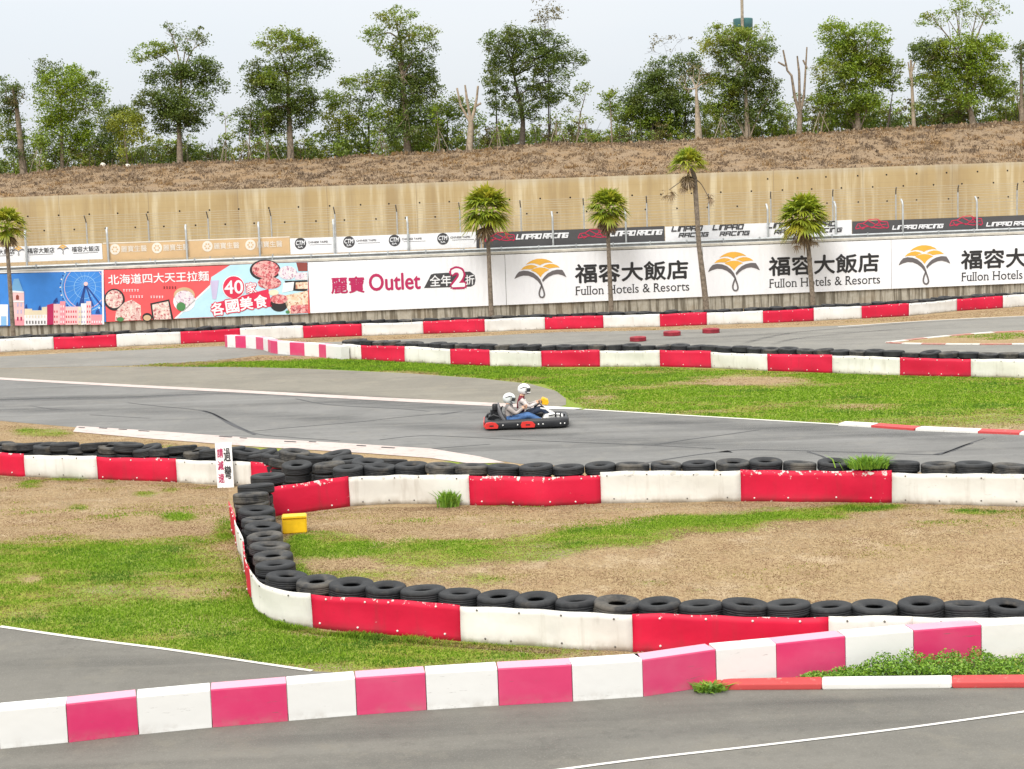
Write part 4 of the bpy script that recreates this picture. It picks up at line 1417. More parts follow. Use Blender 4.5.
def racecar(a, cx, cy, w, m):
    s = w / 30.0
    P = lambda x, y: (cx + x * s, cy + y * s - x * s * .035)
    for pl in ([(-15, 3), (-13, -1), (-8, -1.5), (-3, -4.5), (4, -5), (9, -2.5), (14, -2), (15, 3)], [(-15, 3.5), (-4, 1.5), (6, 3.5), (15, 3)], [(-8, -1), (0, 3), (8, -3)], [(-3, -3.5), (5, 1), (13, 0)], [(5, -4.5), (9, 2), (14, 4)], [(-12, 0), (-9, 3.8), (-6, 2)]):
        a.line([P(*q) for q in pl], .8, m, 2)


RL = ink('redline', (.55, .03, .09))
b4 = board('fence_banner', 483, 665, 4.09, 3.33, SY, GREYB, 'charcoal racing banner between the palms with red car outlines', 'banner', .02, 240)
a = Art(SY)
for cx_, t0, t1 in ((500, 517, 569), (593, 611, 663)):
    y0 = 237.3 - (cx_ - 500) * .034
    racecar(a, cx_, y0, 30, RL)
    a.blocks('LINPAO RACING', t0, t1, y0 - .4, 5.4, WHITE, 3)
a.build('lettering', b4)
b5 = board('fence_banner', 665, 852, 4.05, 3.27, SY, WHITE, 'white racing banner with stacked black letters behind two palms', 'banner', .02, 235)
a = Art(SY)
for t0 in (672.5, 713.5, 768, 806):
    y0 = 229 - (t0 - 672) * .034
    a.blocks('LINPAO', t0, t0 + 31, y0, 5.6, DARK, 3); a.blocks('RACING', t0 + 7, t0 + 37, y0 + 6.2, 4.6, DARK, 3)
a.build('lettering', b5)
b6 = board('fence_banner', 852, 1110, 3.97, 3.22, SY, GREYB, 'charcoal racing banner at the right end of the fence', 'banner', .02, 230)
a = Art(SY)
for cx_, t0, t1 in ((872, 893, 944), (966, 987, 1040)):
    y0 = 226.6 - (cx_ - 872) * .034
    racecar(a, cx_, y0 - 2, 33, RL)
    a.blocks('LINPAO RACING', t0, t1, y0 + 1, 4.4, WHITE, 3)
a.build('lettering', b6)


# ------------------------------------------------------------------ foliage
def leaves(P, size, aspect=.6, up=.35, seed=0):
    """one small bent quad per point, random attitude"""
    r = np.random.default_rng(seed)
    n = len(P)
    size = np.broadcast_to(size, (n,))[:, None] * r.uniform(.7, 1.3, (n, 1))
    nrm = r.normal(size=(n, 3)); nrm[:, 2] = np.abs(nrm[:, 2]) + up
    nrm /= np.linalg.norm(nrm, axis=1)[:, None]
    a = np.cross(nrm, r.normal(size=(n, 3))); a /= np.linalg.norm(a, axis=1)[:, None]
    b_ = np.cross(nrm, a)
    v = np.stack([P - a * size * .5, P + b_ * size * aspect * .5 + nrm * size * .08, P + a * size * .5, P - b_ * size * aspect * .5 + nrm * size * .08], 1).reshape(-1, 3)
    q = np.arange(4 * n).reshape(n, 4)
    return v, q


def cloud(c, r, n, seed, clump=.34, per=26, shell=.55):
    """points gathered in clumps within an ellipsoid"""
    g = np.random.default_rng(seed)
    k = max(1, n // per)
    d = g.normal(size=(k, 3)); d /= np.linalg.norm(d, axis=1)[:, None]
    rad = g.uniform(shell ** 3, 1, (k, 1)) ** (1 / 3)
    cc = np.array(c) + d * rad * np.array(r)
    sz = g.uniform(.7, 1.35, k) * clump
    idx = g.integers(0, k, n)
    off = g.normal(size=(n, 3)) * sz[idx][:, None] * np.array([.55, .55, .36])
    return cc[idx] + off, cc


TPX = {}


def tree(name, bx, by, Y, trunkpx, blobs, kind, label, bark='bark', trunk_w=3.0, leaf=.175, cat='tree', group=None, dens=1.0, limbs=True, seed=None, top=None):
    """a tree standing at depth Y: trunk line and crown masses measured in the photo, given depth"""
    seed = seed or int(bx * 7 + by)
    g = np.random.default_rng(seed)
    k = Y / F
    base = V(bx, by, Y)
    base[2] = min(base[2], float(T(base[0], Y)) + .05)
    root = empty(name, base, label, cat, group)
    gz = float(T(base[0], Y))
    tp = [V(x, y, Y) for x, y in trunkpx]
    tp = [np.array([base[0], Y, min(gz, base[2]) - .15])] + tp
    tp = [p + np.array([0, g.normal() * .12 * i, 0]) for i, p in enumerate(tp)]
    mb = MB()
    w = trunk_w * k / 2
    P = smooth_path(tp, .5)
    rr = np.linspace(w * 1.0, w * .38, len(P)); rr[0] = w * 1.4
    mb.tube(P, rr, 8)
    tips = []
    extra = []
    for bl in blobs:
        if bl[2] >= 11 and limbs:
            for q in range(3):
                t_ = g.uniform(0, 2 * PI); f_ = g.uniform(.32, .55)
                extra.append((bl[0] + bl[2] * .9 * math.cos(t_), bl[1] + bl[3] * .95 * math.sin(t_), bl[2] * f_, bl[3] * f_, (bl[4] if len(bl) > 4 else 1.0) * .85, bl[5] if len(bl) > 5 else kind))
    nb_ = len(blobs)
    for i, bl in enumerate(list(blobs) + extra):
        cx, cy, rx, ry = bl[:4]
        d = (bl[4] if len(bl) > 4 else 1.0) * dens
        c = V(cx, cy, Y + g.uniform(-.8, .8) * (1.2 if len(blobs) > 2 else .4))
        r = np.array([rx * k, (rx + ry) / 2 * k * .85, ry * k])
        tips.append((c, r, d, bl[5] if len(bl) > 5 else kind))
        if limbs and i < nb_:
            # limb leaves the trunk below the mass
            j = int(np.argmin([abs(p[2] - (c[2] - r[2] * 1.0 - .3)) for p in P])); j = max(j, int(len(P) * .45)); j = min(j, len(P) - 1)
            s = P[j]
            mid = (s + c) / 2 + np.array([0, 0, .12 * np.linalg.norm(c - s)]) + g.normal(size=3) * .12
            L = smooth_path([s, mid, c], .35)
            mb.tube(L, np.linspace(w * .34, w * .13, len(L)), 6)
            for q in range(int(4 + 3 * (d < .6) + r[0])):
                e = c + g.normal(size=3) * r * .55
                s2 = L[int(len(L) * g.uniform(.5, .95))]
                m2 = (s2 + e) / 2 + g.normal(size=3) * .1
                L2 = smooth_path([s2, m2, e], .4)
                mb.tube(L2, np.linspace(w * .12, .01, len(L2)), 4, 0, False)
    mb.build('trunk', M[bark], root)
    if len(blobs) >= 7:
        dn = [t for t in tips[:nb_] if t[2] > .65 * dens]
        cs = np.array([t[0] for t in dn]); mc = cs.mean(0); sd_ = cs.std(0)
        tips.append((mc, np.array([sd_[0] * 1.35, max(1.2, sd_[0] * .9), sd_[2] * 1.35]), .22 * dens, kind))
    for kd in sorted(set(t[3] for t in tips)):
        pts = []
        for i, (c, r, d, k2) in enumerate(tips):
            if k2 != kd: continue
            area = PI * r[0] * r[2]
            n = int(area * 225 * d ** 1.25 * (.21 / leaf) ** 2)
            p, cc = cloud(c, r * 1.04, n, seed + i * 13 + 1, clump=min(.5, .30 + .1 * min(r)) * g.uniform(.8, 1.3), shell=.2)
            pts.append(p)
        P_ = np.concatenate(pts)
        v, q = leaves(P_, leaf, .6, .35, seed)
        npmesh('crown', v, q, LEAF[kd], root, ORG[root.name])
    return root


TR = 'trees on the bank'
tree('tree', 24, 173, 128, [(20, 150), (16, 110), (13, 88)], [(3, 95, 15, 17, 1, 'dark'), (8, 125, 16, 16, 1, 'mid'), (14, 100, 9, 16, .3), (18, 150, 12, 12, .8, 'dark')], 'brown', 'half bare grey trunked tree at the left edge of the bank', 'bark', 6, seed=11)
tree('broadleaf_tree', 62, 171, 128, [(61, 150), (58, 120), (60, 95)], [(60, 100, 24, 26, 1.1, 'bright'), (62, 130, 29, 20, 1.1, 'bright'), (52, 68, 17, 7, .6, 'dark'), (92, 78, 10, 7, .5, 'dark'), (88, 100, 16, 18, .7, 'mid'), (42, 84, 8, 12, .6, 'dark'), (70, 78, 14, 10, .9, 'bright'), (98, 97, 7, 12, .6, 'dark'), (45, 148, 16, 12, .7, 'mid'), (76, 150, 14, 10, .8, 'mid')], 'bright', 'round bright green tree with a sparse dark top near the left edge', 'bark', 3.4, seed=12)
tree('broadleaf_tree', 112, 168, 134, [(114, 150), (115, 130)], [(116, 120, 17, 14), (110, 142, 15, 18), (125, 112, 12, 8), (104, 132, 10, 12, .8)], 'dark', 'low dark tree behind the drooping yellow green one', 'bark_dark', 2.2, seed=13)
tree('broadleaf_tree', 128, 167, 126.6, [(126, 150), (125, 130)], [(128, 126, 18, 12), (124, 142, 6, 12), (138, 134, 9, 9), (123, 156, 3, 8, .8)], 'yellow', 'small drooping yellow green tree left of the tall open crowned one', 'bark', 1.6, seed=14)
tree('broadleaf_tree', 180, 167, 127, [(179, 150), (180, 134), (179, 105), (181, 75)], [(150, 52, 20, 9, .9, 'mid'), (188, 40, 18, 12, .5), (168, 28, 7, 6, .5), (203, 42, 6, 9, .4), (165, 76, 24, 14), (196, 72, 24, 12), (160, 102, 26, 11), (186, 103, 28, 16, 1.1), (208, 78, 16, 16, .8), (172, 122, 20, 10, 1.1), (150, 100, 14, 8, .8), (190, 123, 16, 9, .8)], 'dark', 'tall open crowned tree with pale trunk foot, tallest of the left group', 'bark', 5, seed=15)
tree('broadleaf_tree', 291, 162, 127, [(289, 145), (290, 128), (288, 105), (286, 75)], [(275, 44, 24, 13, .8, 'mid'), (300, 48, 20, 14, .8, 'mid'), (258, 70, 16, 11), (285, 72, 26, 13, .9, 'mid'), (318, 66, 16, 13, .8), (265, 92, 20, 12), (290, 95, 24, 12), (260, 116, 18, 14, 1.1), (280, 122, 26, 13, 1.2), (306, 108, 14, 14, 1.1), (248, 128, 12, 10, .8)], 'dark', 'full dark tree with brown trunk, second tall one from the left', 'bark', 5.5, seed=16)
tree('broadleaf_tree', 338, 157, 131, [(338, 140), (340, 120)], [(343, 100, 17, 10, 1, 'mid'), (338, 122, 16, 13, 1, 'yellow'), (330, 138, 12, 10, .8, 'mid'), (350, 118, 10, 14, .8, 'mid')], 'mid', 'short yellow green tree between the two dark tall trees', 'bark', 2.4, seed=17)
tree('broadleaf_tree', 368, 154, 132, [(368, 135), (369, 105)], [(362, 84, 19, 9, .9, 'mid'), (380, 80, 12, 9, .8), (366, 105, 10, 16, .9), (368, 128, 10, 10, .9, 'bright')], 'dark', 'mid sized tree tucked against the left side of the tallest tree', 'bark_dark', 2.4, seed=18)
tree('broadleaf_tree', 408, 151, 127, [(406, 140), (404, 110), (402, 70), (400, 40)], [(395, 20, 18, 10, .8, 'mid'), (376, 36, 13, 10, .7, 'mid'), (390, 50, 16, 8, .5, 'mid'), (418, 34, 17, 9, .9, 'mid'), (432, 46, 8, 9, .6), (404, 50, 14, 10, .8, 'mid'), (412, 72, 22, 14, 1.1), (424, 88, 14, 16, 1.2), (402, 92, 22, 14, 1.1), (420, 110, 18, 14, 1.2), (398, 120, 24, 14, 1.2, 'mid'), (410, 134, 28, 10, 1.1), (387, 88, 9, 18, .8, 'mid')], 'dark', 'tallest dark tree with two tiered crown in the left half', 'bark', 6, seed=19)
tree('broadleaf_tree', 446, 150, 131, [(446, 135), (448, 115)], [(440, 112, 12, 16, .9, 'bright'), (452, 104, 14, 9, .9, 'mid'), (466, 118, 15, 13, .8, 'mid'), (448, 134, 16, 9, .8, 'mid'), (436, 128, 8, 10, .8, 'yellow')], 'mid', 'light bushy tree behind the left pollarded trunk', 'bark', 2.0, seed=20)
tree('broadleaf_tree', 522, 147, 127, [(523, 130), (522, 112), (516, 85), (512, 60)], [(498, 44, 18, 11), (520, 38, 20, 9), (545, 42, 20, 11), (566, 58, 20, 10, .9), (536, 60, 24, 12, .9), (506, 62, 18, 12, .9), (560, 82, 16, 12, .6), (520, 88, 24, 10, .8), (545, 98, 14, 8, .8), (518, 112, 18, 10, 1.1), (582, 64, 8, 5, .3), (500, 88, 12, 10, .7)], 'dark', 'broad flat topped dark tree with spreading limbs near the centre', 'bark_dark', 5, seed=21)
tree('slender_tree', 546, 60, 127.5, [(546, 40), (548, 20)], [(547, 8, 12, 9, .35), (541, 20, 10, 9, .3), (555, 18, 10, 9, .25), (548, 32, 6, 6, .3)], 'brown', 'thin sparse treetop rising above the broad flat topped tree', 'bark_dark', 1.2, seed=22)
tree('broadleaf_tree', 497, 149, 130, [(497, 120), (496, 90)], [(493, 62, 7, 10, 1), (491, 82, 7, 14, 1.1), (495, 104, 8, 12, .9)], 'dark', 'narrow dark column of leaves left of the broad flat topped tree', 'bark_dark', 1.8, seed=23)
tree('slender_tree', 550, 145, 130, [(549, 120), (550, 105)], [(552, 98, 9, 7, .8), (545, 103, 8, 6, .7)], 'dark', 'low slender tree under the right side of the broad crown', 'bark_dark', 1.5, seed=24)
tree('slender_tree', 576, 144, 127, [(577, 125), (582, 108), (585, 95)], [(583, 88, 7, 5, 1, 'mid'), (574, 102, 8, 8, .5), (578, 92, 6, 6, .6), (568, 112, 7, 7, .35)], 'mid', 'leaning slender tree with a small tuft right of the broad crown', 'bark', 1.3, seed=25)
tree('slender_tree', 612, 142, 127, [(611, 125), (610, 100)], [(609, 96, 8, 8, .9), (606, 106, 9, 7, .8), (614, 112, 8, 8, .8), (611, 92, 4, 6, .7)], 'mid', 'small lone sapling standing in the sky gap right of centre', 'bark', 1.5, seed=26)
tree('broadleaf_tree', 650, 140, 132, [(652, 120), (655, 95)], [(659, 66, 12, 8), (648, 80, 16, 11, 1.1), (640, 98, 14, 13, 1.1), (662, 82, 14, 12, 1.1), (628, 108, 12, 12), (655, 100, 18, 13, 1.1), (640, 118, 16, 10, 1, 'bright'), (670, 108, 14, 16), (655, 122, 16, 12, 1, 'mid'), (622, 120, 10, 12, .8, 'mid')], 'dark', 'dense dark bushy tree rising left of the pale bare trunk', 'bark_dark', 3, seed=27)
tree('broadleaf_tree', 684, 138, 133, [(684, 120), (686, 90)], [(684, 62, 14, 10), (692, 78, 12, 12, .8), (678, 96, 14, 13, .9, 'mid'), (690, 112, 14, 12, .8), (676, 118, 10, 12, .9, 'bright')], 'dark', 'dark tree directly behind the pale bare trunk', 'bark_dark', 2.5, seed=28)
tree('bare_tree', 699, 138, 126.5, [(698, 122), (697, 104), (696, 88)], [(690, 76, 12, 8, .22), (700, 70, 12, 8, .22), (684, 88, 6, 8, .2), (706, 82, 7, 8, .2)], 'brown', 'pale thick bare trunk with thin twigs in front of dark trees', 'bark_pale', 5.6, seed=29)
tree('sparse_tree', 672, 136, 134, [(670, 90), (668, 60)], [(664, 44, 14, 8, .16), (682, 40, 8, 5, .14), (652, 51, 8, 3, .14)], 'brown', 'nearly leafless tall twig tree behind the dark bushy one', 'bark_dark', 1.0, seed=30)
tree('broadleaf_tree', 748, 136, 127, [(748, 120), (747, 100), (744, 70)], [(722, 36, 18, 11, .9, 'mid'), (712, 48, 13, 9, .9, 'yellow'), (732, 36, 14, 8, .9, 'mid'), (750, 34, 14, 7, .8, 'mid'), (765, 34, 6, 11, .7, 'mid'), (728, 56, 18, 10, .7), (748, 52, 20, 14, .9, 'mid'), (764, 56, 12, 16, .9), (738, 74, 22, 12, 1), (760, 82, 16, 14, 1), (722, 88, 20, 12, 1, 'mid'), (746, 98, 24, 12, 1.1), (722, 106, 16, 10, 1, 'mid'), (768, 98, 12, 12, .9), (738, 116, 26, 9, .9)], 'dark', 'large yellow tipped tree standing below the teal tank', 'bark_pale', 4.5, seed=31)
tree('broadleaf_tree', 858, 130, 127, [(858, 118), (858, 100), (856, 70)], [(832, 36, 14, 13, 1, 'bright'), (854, 36, 12, 11, 1, 'mid'), (876, 36, 13, 13, 1, 'bright'), (840, 56, 22, 14, 1.15, 'bright'), (866, 56, 22, 14, 1.15, 'mid'), (832, 74, 18, 12, 1.1, 'mid'), (860, 78, 28, 13, 1.2, 'bright'), (882, 70, 12, 14, 1, 'mid'), (850, 98, 28, 11, 1.2), (828, 96, 10, 11, 1), (868, 102, 16, 10, 1.1, 'bright'), (842, 112, 18, 8, 1)], 'mid', 'dense rounded green tree right of the right pollarded trunk', 'bark', 5, seed=32)
tree('slender_tree', 887, 129, 127, [(891, 110), (893, 92)], [(897, 70, 6, 10, .9, 'mid'), (895, 84, 10, 9, .9, 'mid'), (886, 88, 7, 6, .8)], 'mid', 'slim leaning tree between the dense rounded tree and pale dead trunk', 'bark_dark', 1.8, seed=33)
tree('broadleaf_tree', 974, 128, 127, [(972, 116), (969, 100), (968, 70)], [(934, 20, 15, 8, .5, 'mid'), (956, 10, 13, 9, .5, 'mid'), (976, 16, 12, 9, .45, 'mid'), (992, 8, 14, 12, .3), (925, 56, 13, 14, 1, 'dark'), (936, 48, 14, 10, 1, 'dark'), (958, 46, 24, 12, 1.1, 'bright'), (984, 48, 20, 12, 1.1, 'bright'), (950, 68, 26, 13, 1.1, 'bright'), (982, 68, 26, 14, 1.15, 'bright'), (934, 82, 18, 12, 1, 'mid'), (968, 88, 28, 12, 1.1, 'bright'), (996, 84, 14, 14, 1, 'mid'), (928, 100, 12, 10, .8), (958, 102, 16, 7, .8, 'mid')], 'mid', 'huge bright green tree with sparse top near the right edge', 'bark', 6, seed=34)
tree('tree', 1022, 122, 127, [(1021, 100), (1020, 70), (1022, 45)], [(1021, 48, 7, 8, .9), (1028, 62, 10, 20, .7), (1014, 82, 6, 10, .3), (1032, 90, 10, 16, .8)], 'dark', 'grey trunked tree cut by the right edge of the bank', 'bark', 4, seed=35)


def pollard(bx, by, Y, arms, label, w, bark='bark_pale'):
    k = Y / F
    base = V(bx, by, Y); base[2] = min(base[2], float(T(base[0], Y)) + .05)
    root = empty('bare_tree', base, label, 'tree')
    mb = MB()
    for pts, w0, w1 in arms:
        P = [V(x, y, Y) for x, y in pts]
        if pts[0] == (bx, by):
            P[0] = np.array([base[0], Y, float(T(base[0], Y)) - .15])
        P = smooth_path([p + np.array([0, random.uniform(-.12, .12), 0]) for p in P], .3)
        mb.tube(P, np.linspace(w0 * k / 2, w1 * k / 2, len(P)) * (1 + .08 * np.sin(np.arange(len(P)) * 2.2)), 8)
    mb.build('trunk', M[bark], root)


pollard(469, 150, 126.5, [([(469, 150), (469, 135), (471, 122)], 7.5, 5), ([(471, 124), (465, 113), (458, 100), (457, 88)], 3, 1.8), ([(471, 122), (469, 106), (465, 94), (465, 85)], 3, 1.8), ([(471, 122), (475, 108), (477, 96), (478, 86)], 3.4, 2), ([(476, 106), (481, 103)], 2.4, 1.8)], 'pollarded bare trunk with three short arms left of the centre', 9)
pollard(799, 131, 126.5, [([(799, 131), (799, 118), (800, 110)], 6, 4.5), ([(799, 112), (795, 98), (794, 80), (786, 68), (783, 50)], 3.4, 1.6), ([(800, 110), (801, 90), (799, 70), (797, 56)], 3, 1.6), ([(801, 110), (805, 90), (807, 65), (807, 47)], 3, 1.5), ([(807, 68), (803, 60)], 2, 1.6), ([(785, 66), (778, 62)], 2, 1.5)], 'pollarded bare trunk with tall arms left of the dense rounded tree', 7, 'bark')
pollard(914, 131, 126.5, [([(914, 131), (913, 110), (911, 85), (911, 60)], 4.2, 2), ([(911, 75), (915, 62)], 2, 1.3), ([(911, 80), (908, 62)], 2, 1.2)], 'pale straight dead trunk left of the huge bright green tree', 5)

# young staked trees
for i, (bx, by, tx, ty, ww) in enumerate(((226, 164, 225, 118, 9), (248, 163, 250, 120, 7), (270, 157, 262, 118, 9), (383, 155, 380, 132, 8), (440, 152, 437, 112, 8), (498, 149, 497, 128, 7), (512 + 45, 145, 556, 118, 8), (585, 144, 586, 122, 8), (820, 131, 826, 108, 8), (38, 172, 40, 146, 8), (722, 137, 720, 118, 8))):
    lb = ['staked sapling in the gap right of the tall open crowned tree', 'thin staked sapling just left of the second tall tree', 'staked sapling with white props right of the second tall tree', 'staked sapling with props at the foot of the tallest tree', 'staked yellowish sapling left of the left pollarded trunk', 'staked sapling below the narrow dark column of leaves',
          'staked sapling between the broad crown and the leaning slender tree', 'staked sapling right of the leaning slender tree', 'staked sapling leaning left of the dense rounded tree', 'staked sapling beside the round bright green tree', 'staked sapling right of the pale bare trunk'][i]
    r = tree('young_tree', bx, by, 125.6, [((bx + tx) / 2, (by + ty) / 2 + 4), (tx, ty)], [(tx, ty, ww, 9, .35), (tx + 3, ty + 14, ww * .8, 8, .4), (tx - 3, ty + 24, ww * .6, 6, .35)], 'bright' if i in (4,) else 'mid', lb, 'bark', 1.1, .19, 'sapling', 'staked saplings on the bank', seed=60 + i)
    b0 = ORG[r.name]
    for k in range(3):
        an = 2 * PI * k / 3 + i
        mb = MB(); mb.tube([b0 + np.array([math.cos(an) * .85, math.sin(an) * .5, -.1]), b0 + np.array([0, 0, 1.75])], .026, 5)
        mb.build('stake', M['stake'], r)

# undergrowth behind the crest
pts = {'dark': [], 'mid': [], 'bright': [], 'brown': [], 'yellow': []}
for i in range(620):
    X = random.uniform(-48, 48); Y = random.uniform(127.5, 137)
    pxx = 512 + X / Y * F
    h = random.uniform(.7, 2.3) * (1.25 if Y > 131 else .85)
    h *= 1.45 if pxx > 635 else 1.15
    if 585 < pxx < 625: h *= .6
    if 220 < pxx < 245: h *= .7
    c = np.array([X, Y, float(T(X, Y)) + h * .45])
    kd = random.choices(['dark', 'mid', 'bright', 'brown', 'yellow'], [4.5, 4, 2.0, 1.6, 1.2])[0]
    p, _ = cloud(c, (random.uniform(.6, 1.5), .8, h * .6), int(70 + 70 * h), 500 + i, .3, 20, .2)
    pts[kd].append(p)
for kd, p in pts.items():
    v, q = leaves(np.concatenate(p), .2, .55, .2, 5)
    tag(npmesh('undergrowth', v, q, LEAF[kd]), f'{"dark green" if kd == "dark" else "yellowish" if kd == "yellow" else "brownish" if kd == "brown" else "fresh green" if kd == "bright" else "mid green"} shrubs and undergrowth massed behind the trees', 'undergrowth', None, 'stuff')
mb = MB()
for i in range(420):
    X = random.uniform(-46, 46); Y = random.uniform(126, 137); z = float(T(X, Y)); h = random.uniform(.8, 2.6)
    mb.tube([(X, Y, z - .05), (X + random.uniform(-.2, .2), Y, z + h * .5), (X + random.uniform(-.5, .5), Y, z + h)], [.035, .025, .01], 4, 0, False)
tag(mb.build('thicket', M['bark_dark']), 'thin bare stems standing among the undergrowth on the bank', 'undergrowth', None, 'stuff')

# water tank tower behind the trees
wt = V(743, 24, 155)
root = empty('water_tower', (wt[0], 155, float(T(wt[0], 155))), 'teal water tank with a mast rising behind the yellow tipped tree', 'water tower')
k = 155 / F
zt_, zb_ = V(743, 18.5, 155)[2], V(743, 31, 155)[2]
mb = MB(); rr = 9.6 * k
mb.lathe([(0, zt_ - .02), (rr * .98, zt_ - .02), (rr, zt_ - .12), (rr * .97, zb_ + .1), (rr * .9, zb_), (0, zb_)], 28, (wt[0], 155, 0), 0, False)
for q in range(28):
    pass
mb.build('tank', paint('teal', (.04, .125, .13), .5, .25, 1), root)
mx = V(740.5, 10, 155)[0]
mb = MB(); mb.tube([(mx, 154.0, zb_), (mx, 154.0, V(741, -1, 155)[2])], .14, 8); mb.build('mast', M['stake'], root)
for sx in (-1, 1):
    for sy in (-1, 1):
        mb = MB(); mb.tube([(wt[0] + sx * rr * .7, 155 + sy * rr * .7, 9.0), (wt[0] + sx * rr * .6, 155 + sy * rr * .6, zb_ + .02)], .12, 6); mb.build('leg', M['galv'], root)

# pale stones and a white drum on the crest
for i, (x, y, s, lb) in enumerate(((103.5, 172, .24, 'upright white stone on the crest below the bright green tree'), (128, 170, .22, 'small pale stone on the crest below the drooping tree'), (88, 339 * 0 + 173, .12, 'tiny pale stone on the crest left of the upright one'))):
    p = V(x, y, 125.3)
    bm = bmesh.new(); bmesh.ops.create_icosphere(bm, subdivisions=2, radius=s)
    for v in bm.verts:
        v.co *= 1 + random.uniform(-.15, .15); v.co.z *= 1.5 if i == 0 else .8
    me = bpy.data.meshes.new('stone'); bm.to_mesh(me); bm.free(); me.materials.append(M['stone'])
    tag(link('stone', me, None, (p[0], 125.3, float(T(p[0], 125.3)) + s * .5)), lb, 'stone')


# ------------------------------------------------------------------ palms in front of the billboards
def frond(mbv, base, dirv, L, R, g, droop=.5, nl=13):
    """petiole and a fan of narrow drooping leaflets, appended as numpy quads"""
    d = np.array(dirv, float); d /= np.linalg.norm(d)
    side = np.cross(d, [0, 0, 1.0])
    if np.linalg.norm(side) < 1e-3: side = np.array([1.0, 0, 0])
    side /= np.linalg.norm(side)
    upv = np.cross(side, d)
    tip = np.array(base) + d * L
    w = .012
    mbv.append(np.array([base - side * w, base + side * w, tip + side * w, tip - side * w]))
    for i in range(nl):
        a = (i / (nl - 1) - .5) * 2.5
        ld = d * math.cos(a) + side * math.sin(a)
        ld = ld + upv * g.normal() * .10
        R_ = R * (1 - .25 * abs(a) / 1.3) * g.uniform(.85, 1.1)
        m1 = tip + ld * R_ * .55; m1[2] -= .06 * R_
        e = tip + ld * R_; e[2] -= droop * R_ * g.uniform(.3, .9)
        pw = np.cross(ld, upv); pw /= np.linalg.norm(pw) + 1e-9
        ww = .036 * R_ / .5
        mbv.append(np.array([tip - pw * .006, tip + pw * .006, m1 + pw * ww, m1 - pw * ww]))
        mbv.append(np.array([m1 - pw * ww, m1 + pw * ww, e + pw * .004, e - pw * .004]))


def palm(trunkpx, Y, ccx, ccy, rad, label, n=40, dead=10, seed=0, tw=4.2, lo=-.7, deadpx=None):
    g = np.random.default_rng(seed)
    k = Y / F
    tp = [V(x, y, Y, SL) for x, y in trunkpx]
    Y = tp[0][1]
    k = Y / F
    tp = [V(x, y, Y) for x, y in trunkpx]
    z0 = float(T(tp[0][0], Y)); tp[0][2] = z0 - .05
    root = empty('palm_tree', (tp[0][0], Y, z0), label, 'palm tree', 'palms in front of the billboards')
    mb = MB()
    P = smooth_path(tp, .16)
    w = tw * k / 2
    rr = np.linspace(w * 1.25, w * .85, len(P)) * (1 + .06 * np.sin(np.arange(len(P)) * 2.6) + g.uniform(-.04, .04, len(P)))
    mb.tube(P, rr, 10)
    mb.build('trunk', M['bark_palm'], root)
    c = V(ccx, ccy - rad * .16, Y); R = rad * k * .98
    hub = P[-1]
    q = []
    for i in range(n):
        az = 2.4 * i + g.uniform(-.3, .3); el = lo + (1.5 - lo) * ((i + .5) / n) ** .8 + g.uniform(-.1, .1)
        dv = np.array([math.cos(az) * math.cos(el), math.sin(az) * math.cos(el), math.sin(el)])
        s = c + np.array([0, 0, -R * .35])
        frond(q, s + dv * .05, dv, R * .45 * g.uniform(.8, 1.1), R * .85, g, .6 if el > .3 else .42, 15)
    v = np.concatenate(q); npmesh('crown', v, np.arange(len(v)).reshape(-1, 4), LEAF['palm'], root, ORG[root.name])
    q = []
    for i in range(dead):
        az = 2.4 * i + g.uniform(-.4, .4); el = g.uniform(-1.35, -.75)
        dv = np.array([math.cos(az) * math.cos(el), math.sin(az) * math.cos(el), math.sin(el)])
        s = c + np.array([0, 0, -R * (.5 + g.uniform(0, .25))])
        frond(q, s, dv, R * .35, R * .55, g, .5, 9)
    for (x, y, r_) in (deadpx or []):
        cc = V(x, y, Y)
        for i in range(5):
            dv = g.normal(size=3) * np.array([1, 1, .5]) + np.array([0, 0, -.8])
            frond(q, cc + g.normal(size=3) * .08, dv, r_ * k * .5, r_ * k * .9, g, .4, 8)
        mbx = MB()
        st = P[int(np.argmin(abs(P[:, 2] - cc[2] - .25)))]
        mbx.tube(smooth_path([st, (st + cc) / 2 + np.array([0, -.05, .12]), cc], .1), .022, 5)
        mbx.build('frond_stalk', M['bark_palm'], root)
    if q:
        v = np.concatenate(q); npmesh('dead_fronds', v, np.arange(len(v)).reshape(-1, 4), LEAF['straw'], root, ORG[root.name])
    return root


PY = 74.0
palm([(13.5, 338), (11.5, 315), (8.5, 280), (6.5, 250), (6, 228)], PY, 7, 222, 19, 'short palm at the left end of the billboards', 44, 14, 3, 4.0)
palm([(491.5, 318), (491, 300), (489.5, 270), (488, 240), (487, 214)], PY, 486, 206, 26, 'palm between the outlet billboard and the first hotel billboard', 54, 8, 4, 4.0)
palm([(611.5, 315), (611, 295), (609, 265), (608, 235), (607, 212)], PY, 607.5, 205, 21, 'palm with a brown skirt of dead fronds before the hotel lettering', 54, 34, 5, 4.0)
palm([(707, 307), (704, 285), (700, 255), (697, 225), (695.5, 200), (695, 180), (691, 166)], PY, 688, 163, 19, 'tall leaning palm with few fronds and hanging dead ones', 36, 20, 6, 5.0, -.1, [(669, 190, 9), (708, 196, 7), (682, 186, 7)])
palm([(813.5, 305), (812, 285), (809, 255), (806, 230), (805, 212)], PY, 803.5, 213, 25, 'bushiest palm in front of the second hotel billboard', 64, 8, 7, 4.2, -.75, [(799, 240, 8), (811, 238, 8), (787, 233, 6)])


